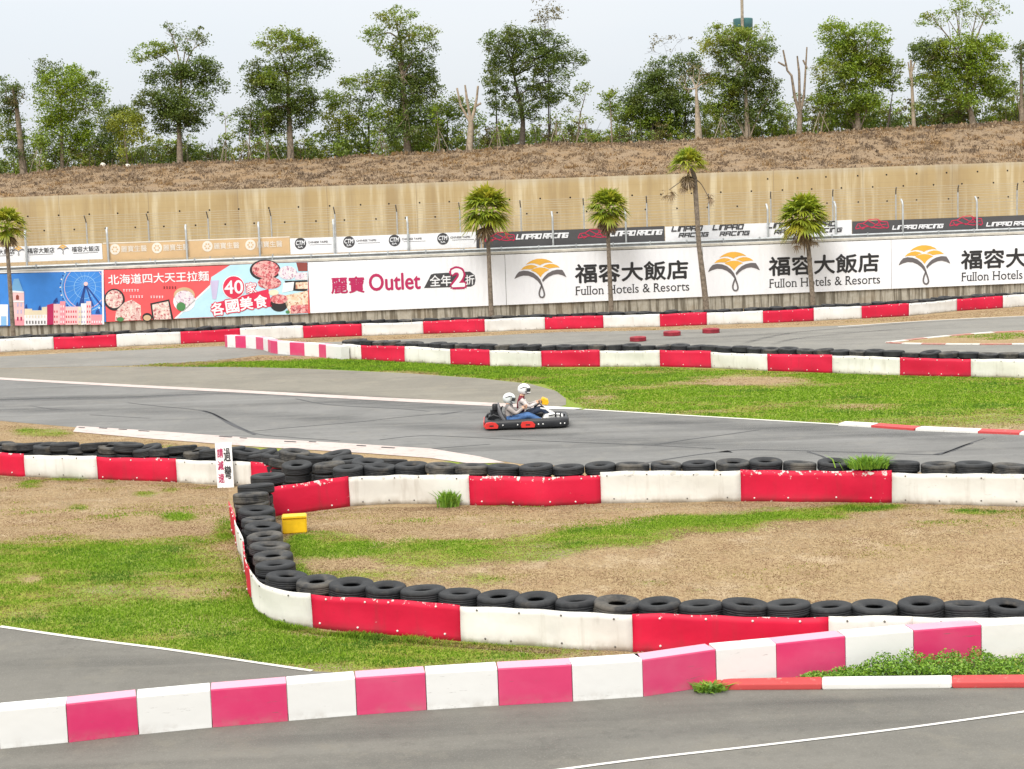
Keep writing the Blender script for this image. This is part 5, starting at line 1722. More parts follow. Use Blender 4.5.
# ------------------------------------------------------------------ small things
def clump(name, c, r, n, label, leafkind='weed', size=.07, seed=1, cat='weed', blades=True, hgt=.3):
    g = np.random.default_rng(seed)
    V_ = []
    for i in range(n):
        b0 = np.array(c) + g.normal(size=3) * np.array([r[0] * .45, r[1] * .45, 0]); b0[2] = float(T(b0[0], b0[1])) if c[2] < .3 else c[2]
        out = (b0 - np.array(c)) * .5 + g.normal(size=3) * .08; h = hgt * g.uniform(.4, 1.1)
        tip = b0 + np.array([out[0], out[1], h]); mid = b0 + np.array([out[0] * .25, out[1] * .25, h * .65])
        s = np.array([g.normal(), g.normal() * .4, 0]); s /= np.linalg.norm(s) + 1e-6
        w = size * .12 * g.uniform(.6, 1.3)
        V_.append([b0 - s * w, b0 + s * w, mid + s * w * 1.2, mid - s * w * 1.2]); V_.append([mid - s * w * 1.2, mid + s * w * 1.2, tip + s * w * .1, tip - s * w * .1])
    v = np.array(V_).reshape(-1, 3)
    o = npmesh(name, v, np.arange(len(v)).reshape(-1, 4), LEAF[leafkind], None, (c[0], c[1], c[2]))
    return tag(o, label, cat)


c = G(448, 506)
clump('weed', (c[0], c[1] - .08, 0), (.17, .10, 0), 200, 'green weed tuft in front of the second white sheet of the trackside barrier', 'weed', .11, 3, hgt=.30)
c = G(868, 470, 0); p_ = G(872, 473, .55)
clump('weed', (p_[0] - .05, p_[1] + .12, .62), (.34, .16, 0), 460, 'bright grass tuft growing among the tyres of the trackside barrier', 'weed', .07, 4, hgt=.22)
c = G(709, 691)
clump('weed', (c[0], c[1] - .03, float(T(c[0], c[1]))), (.15, .07, 0), 240, 'low weed at the foot of the fourth pink foreground block', 'weed', .11, 6, hgt=.11)
# weed bank between the foreground blocks and the kerb
g = np.random.default_rng(9)
pts = []
pa = GP([(780, 683), (850, 676), (920, 670), (985, 665), (1060, 661), (1130, 658)]); pb = GP([(770, 686), (850, 682), (920, 681), (985, 680), (1060, 679), (1130, 679)])
for i in range(15000):
    u = g.uniform(0, 1) * (len(pa) - 1); k = int(u); f = u - k
    A_ = pa[k] * (1 - f) + pa[min(k + 1, len(pa) - 1)] * f; B_ = pb[k] * (1 - f) + pb[min(k + 1, len(pb) - 1)] * f
    t = g.uniform(0, 1)
    p = A_ * (1 - t) + B_ * t
    env = (.05 + .19 * min(1, u / 1.6)) * (1 - .5 * t) * (.65 + .5 * abs(math.sin(p[0] * 3.1)) * abs(math.sin(p[0] * 7.3 + 1)) + .25 * math.sin(p[0] * 1.7))
    p[2] += g.uniform(0, 1) ** .7 * max(.03, env)
    pts.append(p)
v, q = leaves(np.array(pts), .042, .5, .4, 3)
tag(npmesh('weed_bank', v, q, LEAF['weed']), 'leafy green weeds filling the strip between pink blocks and kerb', 'weeds', None, 'stuff')
pts2 = np.array(pts)[g.uniform(size=len(pts)) < .015]
pts2[:, 2] += .03
v, q = leaves(pts2[:60], .035, 1, 1.0, 4)
tag(npmesh('weed_flower_scatter', v, q, LEAF['yellow']), 'tiny yellow weed flowers scattered over the leafy strip', 'weeds', None, 'stuff')

# yellow box
p = G(295, 532)
bm = bmesh.new()
bmesh.ops.create_cube(bm, size=1, matrix=Matrix.Translation((0, 0, .13)) @ Matrix.Diagonal((.42, .30, .26, 1)))
for v in bm.verts:
    if v.co.z > .2: v.co.x *= 1.005
bmesh.ops.bevel(bm, geom=bm.edges[:], offset=.018, segments=2, affect='EDGES')
me = bpy.data.meshes.new('box_body'); bm.to_mesh(me); bm.free(); YEL = paint('yellow', (.78, .47, .012), .45, .12, 3); me.materials.append(YEL)
root = empty('plastic_box', (p[0], p[1], 0), 'yellow plastic box on dry grass inside the tyre bend', 'box')
link('box_body', me, root, ORG[root.name])
bm = bmesh.new()
bmesh.ops.create_cube(bm, size=1, matrix=Matrix.Translation((0, 0, .281)) @ Matrix.Diagonal((.425, .315, .04, 1)))
bmesh.ops.bevel(bm, geom=bm.edges[:], offset=.014, segments=2, affect='EDGES')
me = bpy.data.meshes.new('lid'); bm.to_mesh(me); bm.free(); me.materials.append(YEL)
link('lid', me, root, ORG[root.name])
root.rotation_euler = (0, 0, .12)

# warning sign leaning on the barrier
pA = G(226, 487.5)
sw, sh, tilt = .335, .92, .10
sgn = empty('warning_sign', (pA[0], pA[1] - .02, 0), 'white upright sign board with black and red Chinese characters leaning on the tyres', 'sign')
mb = MB(); mb.box((0, 0, sh / 2), (sw, .02, sh)); o = mb.build('sign_board', paint('sign_white', (.78, .78, .78), .4, .05), None, (0, 0, 0)); o.parent = sgn
mb = MB(); mb2 = MB()
for col_, chars, mbx, xx, z0, dz, hh in ((0, '過彎', mb, .065, .70, .36, .27), (1, '請減速', mb2, -.075, .74, .255, .185)):
    for i, ch in enumerate(chars):
        v, f = font_geo(ch); lo, hi = v.min(0), v.max(0)
        qv = (v - (lo + hi) / 2) / (hi - lo) * np.array([.135 if col_ == 0 else .115, hh])
        for n_, (dx, dz_) in enumerate(((-.004, 0), (.004, 0), (0, .004), (0, -.004))):
            mbx.add([(xx + a_ + dx, -.013 - .0008 * n_, z0 - dz * i + b_ - .03 + dz_) for a_, b_ in qv], f)
for mbx, mm in ((mb, BLACK), (mb2, DRED)):
    o = mbx.build('lettering', mm, None, (0, 0, 0)); o.parent = sgn
sgn.rotation_euler = (-tilt, math.radians(-1.2), 0)

# ------------------------------------------------------------------ kart with two riders
kc = G(526.5, 426)
KO = np.array([kc[0], kc[1], 0.004])
kart = empty('go_kart', KO, 'black two seater go kart with red side pads driving on the track', 'go kart')
PL = paint('kart_black', (.022, .023, .026), .4, .2); KRED = paint('kart_red', (.62, .035, .03), .35, .1); KSTEEL = paint('kart_steel', (.35, .35, .36), .35, .1, 3, .7); KWH = paint('kart_white', (.7, .7, .68), .4, .08)
KY = paint('kart_yellow', (.78, .42, .01), .4, .08); SEAT = paint('kart_seat', (.16, .16, .17), .5); TYR = M['rubber']


def kb(name, mb, mats, smooth=True):
    o = mb.build(name, mats, None, (0, 0, 0)); o.parent = kart
    return o


def rr_loop(hx, hy, r, n=8):
    out = []
    for cx_, cy_, a0 in ((hx - r, hy - r, 0), (-hx + r, hy - r, 90), (-hx + r, -hy + r, 180), (hx - r, -hy + r, 270)):
        for k in range(n + 1):
            a = math.radians(a0 + 90 * k / n); out.append((cx_ + r * math.cos(a), cy_ + r * math.sin(a)))
    return out


def hoop(hx, hy, r, prof, mi=0):
    """profile (inset, z) swept round a rounded rectangle"""
    mb = MB(); vs = []; fs = []
    L = None
    for ins, z in prof:
        lp = rr_loop(hx - ins, hy - ins, max(.05, r - ins)); L = len(lp)
        vs += [(x, y, z + (.02 * max(0, x) if z > .15 else 0)) for x, y in lp]
    m_ = len(prof)
    for j in range(m_):
        jj = (j + 1) % m_
        for i in range(L):
            k = (i + 1) % L; fs.append((j * L + i, j * L + k, jj * L + k, jj * L + i))
    mb.add(vs, fs, mi, True)
    return mb


kb('bumper', hoop(1.045, .68, .26, [(.03, .035), (0, .07), (0, .19), (.03, .235), (.12, .245), (.17, .20), (.17, .07), (.12, .035)]), PL)
mb = MB(); mb.box((0, 0, .055), (1.75, 1.0, .03)); kb('floor_tray', mb, KSTEEL)
for x0, x1 in ((-1.02, -.70), (-.14, .20)):
    mb = MB(); n0 = 10
    pr = [(x0, .05), (x0 - .015, .12), (x0 + .02, .20), ((x0 + x1) / 2, .215), (x1 - .05, .20), (x1 + .02, .12), (x1, .05)]
    for yy, nm in ((-.69, 0), ):
        k = len(pr)
        vs = [(x, -.645, z) for x, z in pr] + [(x * 1 + 0, -.705, z) for x, z in [((p[0] - (x0 + x1) / 2) * .92 + (x0 + x1) / 2, (p[1] - .13) * .9 + .13) for p in pr]]
        mb.add(vs, [tuple(range(k, 2 * k))] + [(i, (i + 1) % k, (i + 1) % k + k, i + k) for i in range(k)])
    mb.box(((x0 + x1) / 2 + (.0), -.708, .125), (.10, .01, .03), 1)
    kb('side_pad', mb, [KRED, PL])
mb = MB(); mb.box((-1.03, 0, .13), (.06, 1.0, .13)); kb('rear_pad', mb, KRED)
mb = MB()
for x in (-.58, -.55 + .33, .29, .40, .83, .93):
    mb.lathe([(0, .012), (.018, .01), (.018, -.01)], 8, (0, 0, 0), 0, False); n0 = len(mb.v) - 24
    mb.v[n0:] = [(x + p[0], -.684 - p[2], .13 + p[1]) for p in mb.v[n0:]]
kb('fastener', mb, KWH)
for sx, sy, r, w in ((-.70, -.50, .135, .20), (-.70, .50, .135, .20), (.68, -.50, .125, .13), (.68, .50, .125, .13)):
    mb = MB(); mb.lathe([(r * q, z * w / 2) for q, z in ((.5, -.8), (.62, -1), (.9, -1), (1, -.7), (1, .7), (.9, 1), (.62, 1), (.5, .8))], 24)
    mb.v = [(p[0] + sx, p[2] + sy, p[1] + r + .0) for p in mb.v]
    wo = kb('wheel', mb, TYR)
    mb = MB(); mb.lathe([(0, .03), (r * .5, .04), (r * .5, -.04), (0, -.03)], 16)
    mb.v = [(p[0] + sx, p[2] + sy, p[1] + r + .0) for p in mb.v]
    ro = mb.build('rim', KSTEEL, None, (0, 0, 0)); ro.parent = wo
# seats
for xs_, ys_ in ((-.12, .24), (-.42, -.24)):
    mb = MB(); vs = []; fs = []
    sec = [(.22, .10, .17), (.02, .07, .19), (-.14, .10, .20), (-.22, .26, .20), (-.27, .42, .19), (-.30, .52, .15)]
    for x, z, w in sec:
        for u in np.linspace(-1, 1, 9):
            vs.append((xs_ + x + abs(u) ** 3 * .05, ys_ + u * w, z + abs(u) ** 3 * .11))
    for i in range(5):
        for j in range(8): fs.append((i * 9 + j, i * 9 + j + 1, i * 9 + j + 10, i * 9 + j + 9))
    mb.add(vs, fs, 0, True)
    o = kb('seat', mb, SEAT); sm = o.modifiers.new('t', 'SOLIDIFY'); sm.thickness = .025
# engine with air box, behind
mb = MB(); mb.box((-.80, -.20, .22), (.26, .30, .20)); mb.box((-.78, -.22, .38), (.16, .22, .16))
for k in range(4): mb.box((-.78, -.22, .33 + .045 * k), (.21, .26, .015))
mb.tube([(-.70, -.05, .25), (-.82, .05, .36), (-.95, .12, .30), (-1.0, .14, .22)], .035, 8)
mb.build('x', PL, None, (0, 0, 0)).name = 'engine'
bpy.data.objects['engine'].parent = kart
mb = MB(); mb.lathe([(0, .09), (.06, .085), (.075, .05), (.075, -.05), (.06, -.085), (0, -.09)], 16, (-.76, -.34, .54)); kb('air_filter', mb, PL)
mb = MB(); mb.tube([(-.98, -.35, .14), (-.92, -.40, .30), (-.80, -.42, .36), (-.66, -.42, .30)], .022, 8); mb.tube([(-.66, -.2, .3), (-.60, -.30, .52), (-.58, -.4, .56)], .018, 8); kb('roll_bar', mb, PL)
# steering: column, wheel, dash plate, front fairing
mb = MB(); mb.tube([(.78, .24, .12), (.58, .24, .30), (.36, .24, .50)], .016, 8); kb('steering_column', mb, KSTEEL)
mb = MB()
cw_ = Vector((.33, .24, .53)); nrm = Vector((-.62, 0, .78)).normalized(); e1 = Vector((0, 1, 0)); e2 = nrm.cross(e1)
ring = [cw_ + (e1 * math.cos(t) + e2 * math.sin(t)) * .15 for t in np.linspace(0, 2 * PI, 25)]
mb.tube(ring, .016, 8, 0, False)
for t in (PI / 2, PI * 1.17, PI * 1.83): mb.tube([cw_, cw_ + (e1 * math.cos(t) + e2 * math.sin(t)) * .15], .013, 6)
kb('steering_wheel', mb, PL)
mb = MB(); q = [(.40, .50), (.39, .64), (.43, .68), (.56, .62), (.58, .54), (.54, .48)]
k = len(q); mb.add([(x, .11, z) for x, z in q] + [(x, .37, z) for x, z in q], [tuple(range(k)), tuple(range(2 * k - 1, k - 1, -1))] + [(i, i + k, (i + 1) % k + k, (i + 1) % k) for i in range(k)])
o = kb('number_plate', mb, KY); bv = o.modifiers.new('b', 'BEVEL'); bv.width = .02; bv.segments = 2
mb = MB(); mb.tube([(.36, .08, .42), (.50, .06, .40), (.66, .04, .28), (.72, .04, .20)], .022, 8); mb.tube([(.36, .40, .42), (.66, .42, .28), (.72, .42, .20)], .022, 8); kb('fairing_stay', mb, KWH)
mb = MB(); q = [(.40, .17), (.46, .27), (.62, .30), (.74, .27), (.92, .25), (.98, .20)]
k = len(q); mb.add([(x, -.27, z) for x, z in q] + [(x, .27, z) for x, z in q], [tuple(range(k)), tuple(range(2 * k - 1, k - 1, -1))] + [(i, i + k, (i + 1) % k + k, (i + 1) % k) for i in range(k)])
o = kb('nose_cone', mb, KWH); bv = o.modifiers.new('b', 'BEVEL'); bv.width = .03; bv.segments = 2
mb = MB()
for x, z in ((.72, .33), (.84, .30), (.93, .28)): mb.tube([(x, -.30, .24), (x + .01, -.30, z + .03)], .02, 6)
mb.tube([(.55, -.32, .28), (.70, -.34, .30), (.86, -.33, .28)], .018, 6); kb('pedal_bracket', mb, PL)


def body(name, V_, edges, rad, bones, mats, hands):
    """one continuous skinned figure; faces take the colour of the nearest limb"""
    me = bpy.data.meshes.new(name)
    me.from_pydata(V_, edges, [])
    o = bpy.data.objects.new(name, me); COL.objects.link(o)
    sk = o.modifiers.new('s', 'SKIN'); sk.use_smooth_shade = True
    lay = me.skin_vertices[0].data if me.skin_vertices else None
    if lay is None:
        bm = bmesh.new(); bm.from_mesh(me); bm.verts.layers.skin.verify(); bm.to_mesh(me); bm.free(); lay = me.skin_vertices[0].data
    for i, r in enumerate(rad):
        lay[i].radius = (r, r) if not isinstance(r, tuple) else r
        lay[i].use_root = (i == 0)
    sb = o.modifiers.new('u', 'SUBSURF'); sb.levels = 2; sb.render_levels = 2
    dg = bpy.context.evaluated_depsgraph_get(); dg.update()
    m2 = bpy.data.meshes.new_from_object(o.evaluated_get(dg))
    bpy.data.objects.remove(o)
    mb = MB()
    vs = [v.co[:] for v in m2.vertices]
    for p in m2.polygons:
        pass
    mb.add(vs, [tuple(p.vertices) for p in m2.polygons], 0, True)
    fm = []
    segs = [(Vector(V_[a]), Vector(V_[b_]), mi) for a, b_, mi in bones]
    for p in m2.polygons:
        c = p.center; best = 9; bi = 0
        for a, b_, mi in segs:
            ab = b_ - a; t = max(0, min(1, (c - a).dot(ab) / ab.length_squared)); d = (a + ab * t - c).length
            if d < best: best = d; bi = mi
        fm.append(bi)
    mb.m = fm
    # hands: palm comes from the skin; five fingers close round what is held
    for (wr, d, side, axis) in hands:
        wr = Vector(wr); d = Vector(d).normalized(); ax = Vector(axis).normalized(); nn = d.cross(ax).normalized()
        palm_ = wr + d * .05
        for j in range(4):
            b0 = palm_ + ax * (.030 - .020 * j) + d * .015
            Lf = (.034, .040, .037, .028)[j]
            mb.tube([b0, b0 + d * Lf * .8 + nn * .004, b0 + d * Lf + nn * .03, b0 + d * Lf * .35 + nn * .05], [.0095, .009, .0085, .007], 6, hands_m)
        b0 = wr + d * .02 + ax * .034 * side
        mb.tube([b0, b0 + d * .025 + ax * .022 * side + nn * .01, b0 + d * .05 + ax * .012 * side + nn * .03], [.011, .010, .008], 6, hands_m)
    return mb


def rider(loc, lab, hip, chest, neck, head, sh_z, shw, elb, hand, knee, foot, mats, helm, vis, rot=0.0, vest=None):
    global hands_m
    hands_m = 3
    hy = hip[1]
    def P(x, y, z): return (x, hy + y, z)
    Vv = [P(hip[0], 0, hip[2]), P((hip[0] + chest[0]) / 2, 0, (hip[2] + chest[2]) / 2), P(chest[0], 0, chest[2]), P(neck[0], 0, neck[2]), P(head[0], 0, head[2])]
    E_ = [(0, 1), (1, 2), (2, 3), (3, 4)]; Rd = [(.14, .125), (.15, .115), (.165, .12), .062, (.085, .09)]
    bones = [(0, 1, 0), (1, 2, 0), (2, 3, 0), (3, 4, 3)]
    hands = []
    for s in (-1, 1):
        i = len(Vv)
        Vv += [P(chest[0] + .01, s * shw, sh_z), P(elb[0], s * elb[1], elb[2]), P(hand[0] - .03, s * hand[1] * 1.1, hand[2] - .01), P(hand[0] + .03, s * hand[1], hand[2] + .01)]
        E_ += [(2, i), (i, i + 1), (i + 1, i + 2), (i + 2, i + 3)]; Rd += [.07, .05, .034, (.036, .026)]
        bones += [(2, i, 0), (i, i + 1, 1), (i + 1, i + 2, 1), (i + 2, i + 3, 3)]
        hands.append((P(hand[0] - .01, s * hand[1], hand[2]), (1, 0, .25), -s, (0, -s * .3, 1)))
        j = len(Vv)
        Vv += [P(hip[0] + .05, s * .10, hip[2] - .01), P(knee[0], s * knee[1], knee[2]), P(foot[0] - .06, s * foot[1], foot[2] + .04), P(foot[0] + .12, s * foot[1], foot[2] + .02)]
        E_ += [(0, j), (j, j + 1), (j + 1, j + 2), (j + 2, j + 3)]; Rd += [.10, .068, .046, .042]
        bones += [(0, j, 2), (j, j + 1, 2), (j + 1, j + 2, 2), (j + 2, j + 3, 4)]
    mb = body('person', Vv, E_, Rd, bones, mats, hands)
    root = mb.build('person', mats, None, (0, 0, 0))
    root.location = loc; ORG[root.name] = np.array(loc)
    tag(root, lab, 'person', 'riders on the kart')
    # face inside the helmet opening
    hc = np.array(P(head[0] + .005, 0, head[2]))
    # helmet: shell with chin bar and opening
    mb = MB(); vs = []; fs = []
    nu, nv = 28, 18
    for i in range(nv + 1):
        th = PI * i / nv
        for j in range(nu):
            ph = 2 * PI * j / nu
            x = .165 * math.sin(th) * math.cos(ph); y = .128 * math.sin(th) * math.sin(ph); z = .150 * math.cos(th)
            if z < 0: x *= 1 + .10 * (-z / .15) * (1 if x > 0 else -.4); z *= .93
            if x > .0 and -.09 < z < -.02: x += .012
            vs.append((x, y, z))
    for i in range(nv):
        for j in range(nu):
            a_, b_ = i * nu + j, i * nu + (j + 1) % nu
            c4 = np.mean([vs[q] for q in (a_, b_, b_ + nu, a_ + nu)], axis=0)
            if c4[0] > .045 and -.055 < c4[2] < .06 and abs(c4[1]) < .122: continue      # eye opening
            if c4[2] < -.125: continue                                                    # neck opening
            fs.append((a_, a_ + nu, b_ + nu, b_))
    ca, sa = math.cos(rot), math.sin(rot)
    W_ = lambda p: (hc[0] + p[0] * ca + p[2] * sa, hc[1] + p[1], hc[2] + p[2] * ca - p[0] * sa)
    mb.add([W_(p) for p in vs], fs, 0, True)
    h = mb.build('helmet', helm, None, (0, 0, 0)); h.parent = root
    sm = h.modifiers.new('t', 'SOLIDIFY'); sm.thickness = .012
    mb = MB(); vs = []; fs = []
    for i, z in enumerate(np.linspace(-.05, .06, 7)):
        for j, ph in enumerate(np.linspace(-1.15, 1.15, 17)):
            k = math.sqrt(max(.05, 1 - (z / .15) ** 2)) * 1.0
            vs.append((.160 * k * math.cos(ph), .124 * k * math.sin(ph), z))
    for i in range(6):
        for j in range(16): fs.append((i * 17 + j, i * 17 + j + 1, i * 17 + j + 18, i * 17 + j + 17))
    mb.add([W_(p) for p in vs], fs, 0, True)
    vo = mb.build('visor', vis, None, (0, 0, 0)); vo.parent = h
    mb = MB()
    for sy in (-1, 1):
        for seg in (((.02, .127 * sy, -.03), (.09, .113 * sy, -.075), (.15, .06 * sy, -.085)), ((-.10, .105 * sy, .02), (-.02, .128 * sy, .075), (.06, .112 * sy, .085))):
            mb.tube([W_(p) for p in seg], [.010, .013, .006], 6)
    st = mb.build('helmet_stripe', vest or GREY, None, (0, 0, 0)); st.parent = h
    return root


SKIN = paint('skin', (.55, .33, .22), .6, .06); JEANS = paint('denim', (.05, .12, .28), .8, .3, 9); DKJ = paint('dark_jeans', (.018, .028, .055), .8, .2, 8); SHOE = paint('shoe', (.5, .5, .5), .6)
MAR = paint('maroon_shirt', (.17, .016, .028), .8, .2, 6); WSLEEVE = paint('white_sleeve', (.55, .50, .48), .8, .25, 7); GREYC = paint('grey_hoodie', (.17, .16, .16), .85, .2, 5); BEI = paint('beige_sleeve', (.36, .32, .30), .85, .12, 5)
HW = paint('helmet_white', (.78, .79, .78), .2, .03, 3, 0, .6); HG = paint('helmet_grey', (.60, .64, .63), .25, .12, 9, 0, .6); VIS = paint('visor', (.03, .034, .04), .12, .05, 3, 0, .8)
rider(KO, 'driver in white helmet and maroon shirt gripping the steering wheel', (-.16, .24, .24), (-.13, 0, .60), (-.085, 0, .735), (-.03, 0, .885), .655, .175, (.07, .24, .47), (.30, .13, .56), (.40, .13, .40), (.70, .12, .13), [MAR, WSLEEVE, DKJ, SKIN, SHOE], HW, VIS, .12)
rider(KO, 'passenger in grey helmet, grey top and blue jeans sitting behind the driver', (-.43, -.24, .19), (-.46, 0, .47), (-.435, 0, .595), (-.41, 0, .725), .53, .165, (-.25, .20, .37), (-.06, .12, .50), (.05, .13, .31), (.42, .12, .12), [GREYC, BEI, JEANS, SKIN, SHOE], HG, VIS, .22)
# vertical white and dark stripes of the driver's bib, worn over the shirt
mb = MB()
for s in (-1, 1):
    mb.tube([(-.02, .24 + s * .09, .66), (.005, .24 + s * .10, .58), (-.005, .24 + s * .11, .45), (-.02, .24 + s * .11, .34)], [.022, .026, .026, .02], 8)
o = mb.build('vest_stripe', WSLEEVE, None, (0, 0, 0)); o.parent = [x for x in bpy.data.objects if x.get('category') == 'person'][0]

# ------------------------------------------------------------------ grass blades
m, nt, b = nodes('grass_blade')
tcol = attr(nt, 'tint'); rv = attr(nt, 'vary')
mo = attr(nt, 'mottle'); gcol = mix(nt, rv, (0.113, 0.220, 0.015), (0.279, 0.421, 0.041)); gcol = mix(nt, ramp(nt, mo, .55, 1.0), gcol, mix(nt, rv, (0.063, 0.153, 0.019), (0.149, 0.268, 0.035)))
dcol = mix(nt, rv, (0.257, 0.175, 0.101), (0.400, 0.295, 0.184)); dcol = mix(nt, ramp(nt, mo, .5, .8), dcol, mix(nt, rv, (0.380, 0.295, 0.204), (0.495, 0.405, 0.300))); dcol = mix(nt, ramp(nt, mo, .45, .15), dcol, mix(nt, rv, (0.190, 0.115, 0.073), (0.313, 0.193, 0.121)))
nt.links.new(mix(nt, ramp(nt, tcol, .0, .55), dcol, mix(nt, ramp(nt, tcol, .45, 1.0), mix(nt, rv, (.26, .23, .06), (.41, .35, .12)), gcol)), b.inputs['Base Color']); b.inputs['Roughness'].default_value = .9; b.inputs['Specular IOR Level'].default_value = .08
tr = N(nt, 'ShaderNodeBsdfTranslucent'); nt.links.new(b.inputs['Base Color'].links[0].from_socket, tr.inputs[0])
ms = N(nt, 'ShaderNodeMixShader'); ms.inputs[0].default_value = .4
nt.links.new(b.outputs[0], ms.inputs[1]); nt.links.new(tr.outputs[0], ms.inputs[2]); nt.links.new(ms.outputs[0], nt.nodes['Material Output'].inputs[0])
M['blade'] = m


def inpoly(px, py, poly):
    r = np.zeros(px.shape, bool); n = len(poly)
    for i in range(n):
        x0, y0 = poly[i]; x1, y1 = poly[(i + 1) % n]
        c = ((y0 > py) != (y1 > py)) & (px < (x1 - x0) * (py - y0) / ((y1 - y0) or 1e-9) + x0)
        r ^= c
    return r


def sow(name, zone, n, hgt, label, seed, gmin=None, wid=.0075):
    """grass blades sown over a stretch of turf outlined on the ground"""
    r = np.random.default_rng(seed)
    Z = np.array(GP(zone))
    lo, hi = Z[:, :2].min(0), Z[:, :2].max(0)
    P = np.zeros((0, 2))
    k = 0
    while len(P) < n and k < 60:
        q = lo + r.uniform(size=(n, 2)) * (hi - lo)
        q = q[inpoly(q[:, 0], q[:, 1], [tuple(z[:2]) for z in Z])]
        for ex in EXC:
            q = q[~inpoly(q[:, 0], q[:, 1], ex)]
        qx, qy = proj(q[:, 0], q[:, 1], T(q[:, 0], q[:, 1]))
        gq = green(qx, qy) + .3 * lump(q[:, 0], q[:, 1], 2.3)
        keep = r.uniform(size=len(q)) < np.clip(.35 + gq * .9, .25, 1)
        P = np.vstack([P, q[keep]]); k += 1
    P = P[:n]; n = len(P)
    qx, qy = proj(P[:, 0], P[:, 1], T(P[:, 0], P[:, 1]))
    gq = green(qx, qy) + .34 * lump(P[:, 0] * .4, P[:, 1], 2.3) + .50 * lump(P[:, 0] * .35 + 7, P[:, 1] * .9, 1.1) + .28 * lump(P[:, 0] * .5 + 2, P[:, 1] + 4, 4.4) + r.normal(size=n) * .12 - .04
    tint = ss(.15, .95, gq)
    h = hgt * .62 * r.uniform(.35, 1.2, n) * (.22 + .78 * tint) * (1 + .35 * lump(P[:, 0], P[:, 1], 3.1))
    h = np.clip(h, .008, 1)
    z = T(P[:, 0], P[:, 1]) + .0
    base = np.column_stack([P, z])
    an = r.uniform(0, 2 * PI, n); ln = h * r.uniform(.3, 1.5, n) * (1.6 - tint)
    d = np.column_stack([np.cos(an) * ln, np.sin(an) * ln, h])
    sa = an + PI / 2 + r.normal(size=n) * .5
    s = np.column_stack([np.cos(sa), np.sin(sa), np.zeros(n)]) * (wid * r.uniform(.6, 1.5, n))[:, None]
    mid = base + d * np.array([.35, .35, .6])
    v = np.stack([base - s, base + s, mid + s * .8, mid - s * .8, base + d], 1).reshape(-1, 3)
    i5 = np.arange(n) * 5
    tri = np.concatenate([np.stack([i5, i5 + 1, i5 + 2], 1), np.stack([i5, i5 + 2, i5 + 3], 1), np.stack([i5 + 3, i5 + 2, i5 + 4], 1)])
    o = npmesh(name, v, tri, M['blade'], attrs={'tint': np.repeat(tint, 5), 'vary': np.repeat(r.uniform(size=n) ** 1.2, 5), 'mottle': np.repeat(np.clip(.5 + .55 * lump(P[:, 0] * .6 + 3, P[:, 1], 1.6) + .35 * lump(P[:, 0] * .6, P[:, 1] + 9, 5.0) + r.normal(size=n) * .12, 0, 1), 5)}, n=3)
    tag(o, label, 'grass', None, 'stuff')


EXC = []
sow('grass', [(-90, 470), (0, 476), (98, 480), (177, 483), (228, 487), (231, 528), (238, 552), (246, 580), (253, 612), (290, 626), (313, 629), (461, 643), (640, 653), (700, 650), (560, 667), (420, 675), (311, 671), (170, 649), (0, 626), (-90, 612)], 120000, .055, 'grass and dry turf before the nearest barrier at left', 21)
sow('grass', [(272, 519), (350, 508), (470, 506), (601, 504), (741, 502), (892, 503), (1080, 508), (1080, 598), (640, 606), (460, 602), (320, 590), (275, 565), (266, 530)], 120000, .045, 'mown infield of dry straw and green grass inside the tyre barriers', 22)
sow('grass', [(540, 369), (660, 367.5), (760, 371.5), (900, 376), (1080, 380), (1080, 436), (920, 429), (760, 419), (586, 409), (568, 399), (545, 385)], 70000, .07, 'bright green verge between the kart track and the barrier beyond', 23, wid=.016)
sow('grass', [(120, 366.3), (200, 361.5), (262, 356), (343, 359), (405, 363), (490, 367), (545, 368), (560, 385), (530, 383.5), (480, 378), (400, 372.5), (300, 368.2)], 26000, .10, 'narrow green strip of grass below the short block row', 24, wid=.02)
sow('grass', [(-60, 412), (75, 429), (180, 444), (300, 456), (420, 463), (500, 464.5), (540, 467), (400, 474), (300, 470), (0, 445), (-60, 440)], 26000, .05, 'thin grass between the pink kerb and the tyres', 25)
sow('grass', [(-80, 357), (54, 350.5), (180, 345), (303, 339), (485, 333), (660, 327.5), (814, 322), (909, 317), (1003, 309), (1080, 304), (1080, 312), (900, 321.5), (700, 329), (485, 335.5), (250, 344.5), (0, 355.8), (-80, 360)], 16000, .06, 'dry grass strip along the foot of the billboard barrier', 26, wid=.02)
sow('grass', [(905, 342), (949, 336.6), (1024, 332), (1090, 330), (1090, 343.5), (980, 344)], 8000, .06, 'grass on the small turf island beside the far track', 27, wid=.02)
# taller tufts along the foot of barriers
for nm, base_, n_, sd in (('nearest', [(240, 560), (250, 605), (272, 625), (313, 632), (461, 645.5), (560, 652)], 9000, 31), ('trackside', [(277, 518), (350, 509), (470, 508), (601, 506.5), (741, 504.5), (892, 506), (1040, 511)], 7000, 32), ('sign', [(0, 478), (98, 482), (177, 485), (228, 489)], 2600, 33)):
    a0 = [(x, y - 1.5) for x, y in base_]; b0 = [(x, y + 2.5) for x, y in base_][::-1]
    sow('grass', a0 + b0, n_, .10 if nm == 'nearest' else .055, f'ragged grass along the foot of the {nm if nm != "sign" else "signed"} barrier sheets', sd)
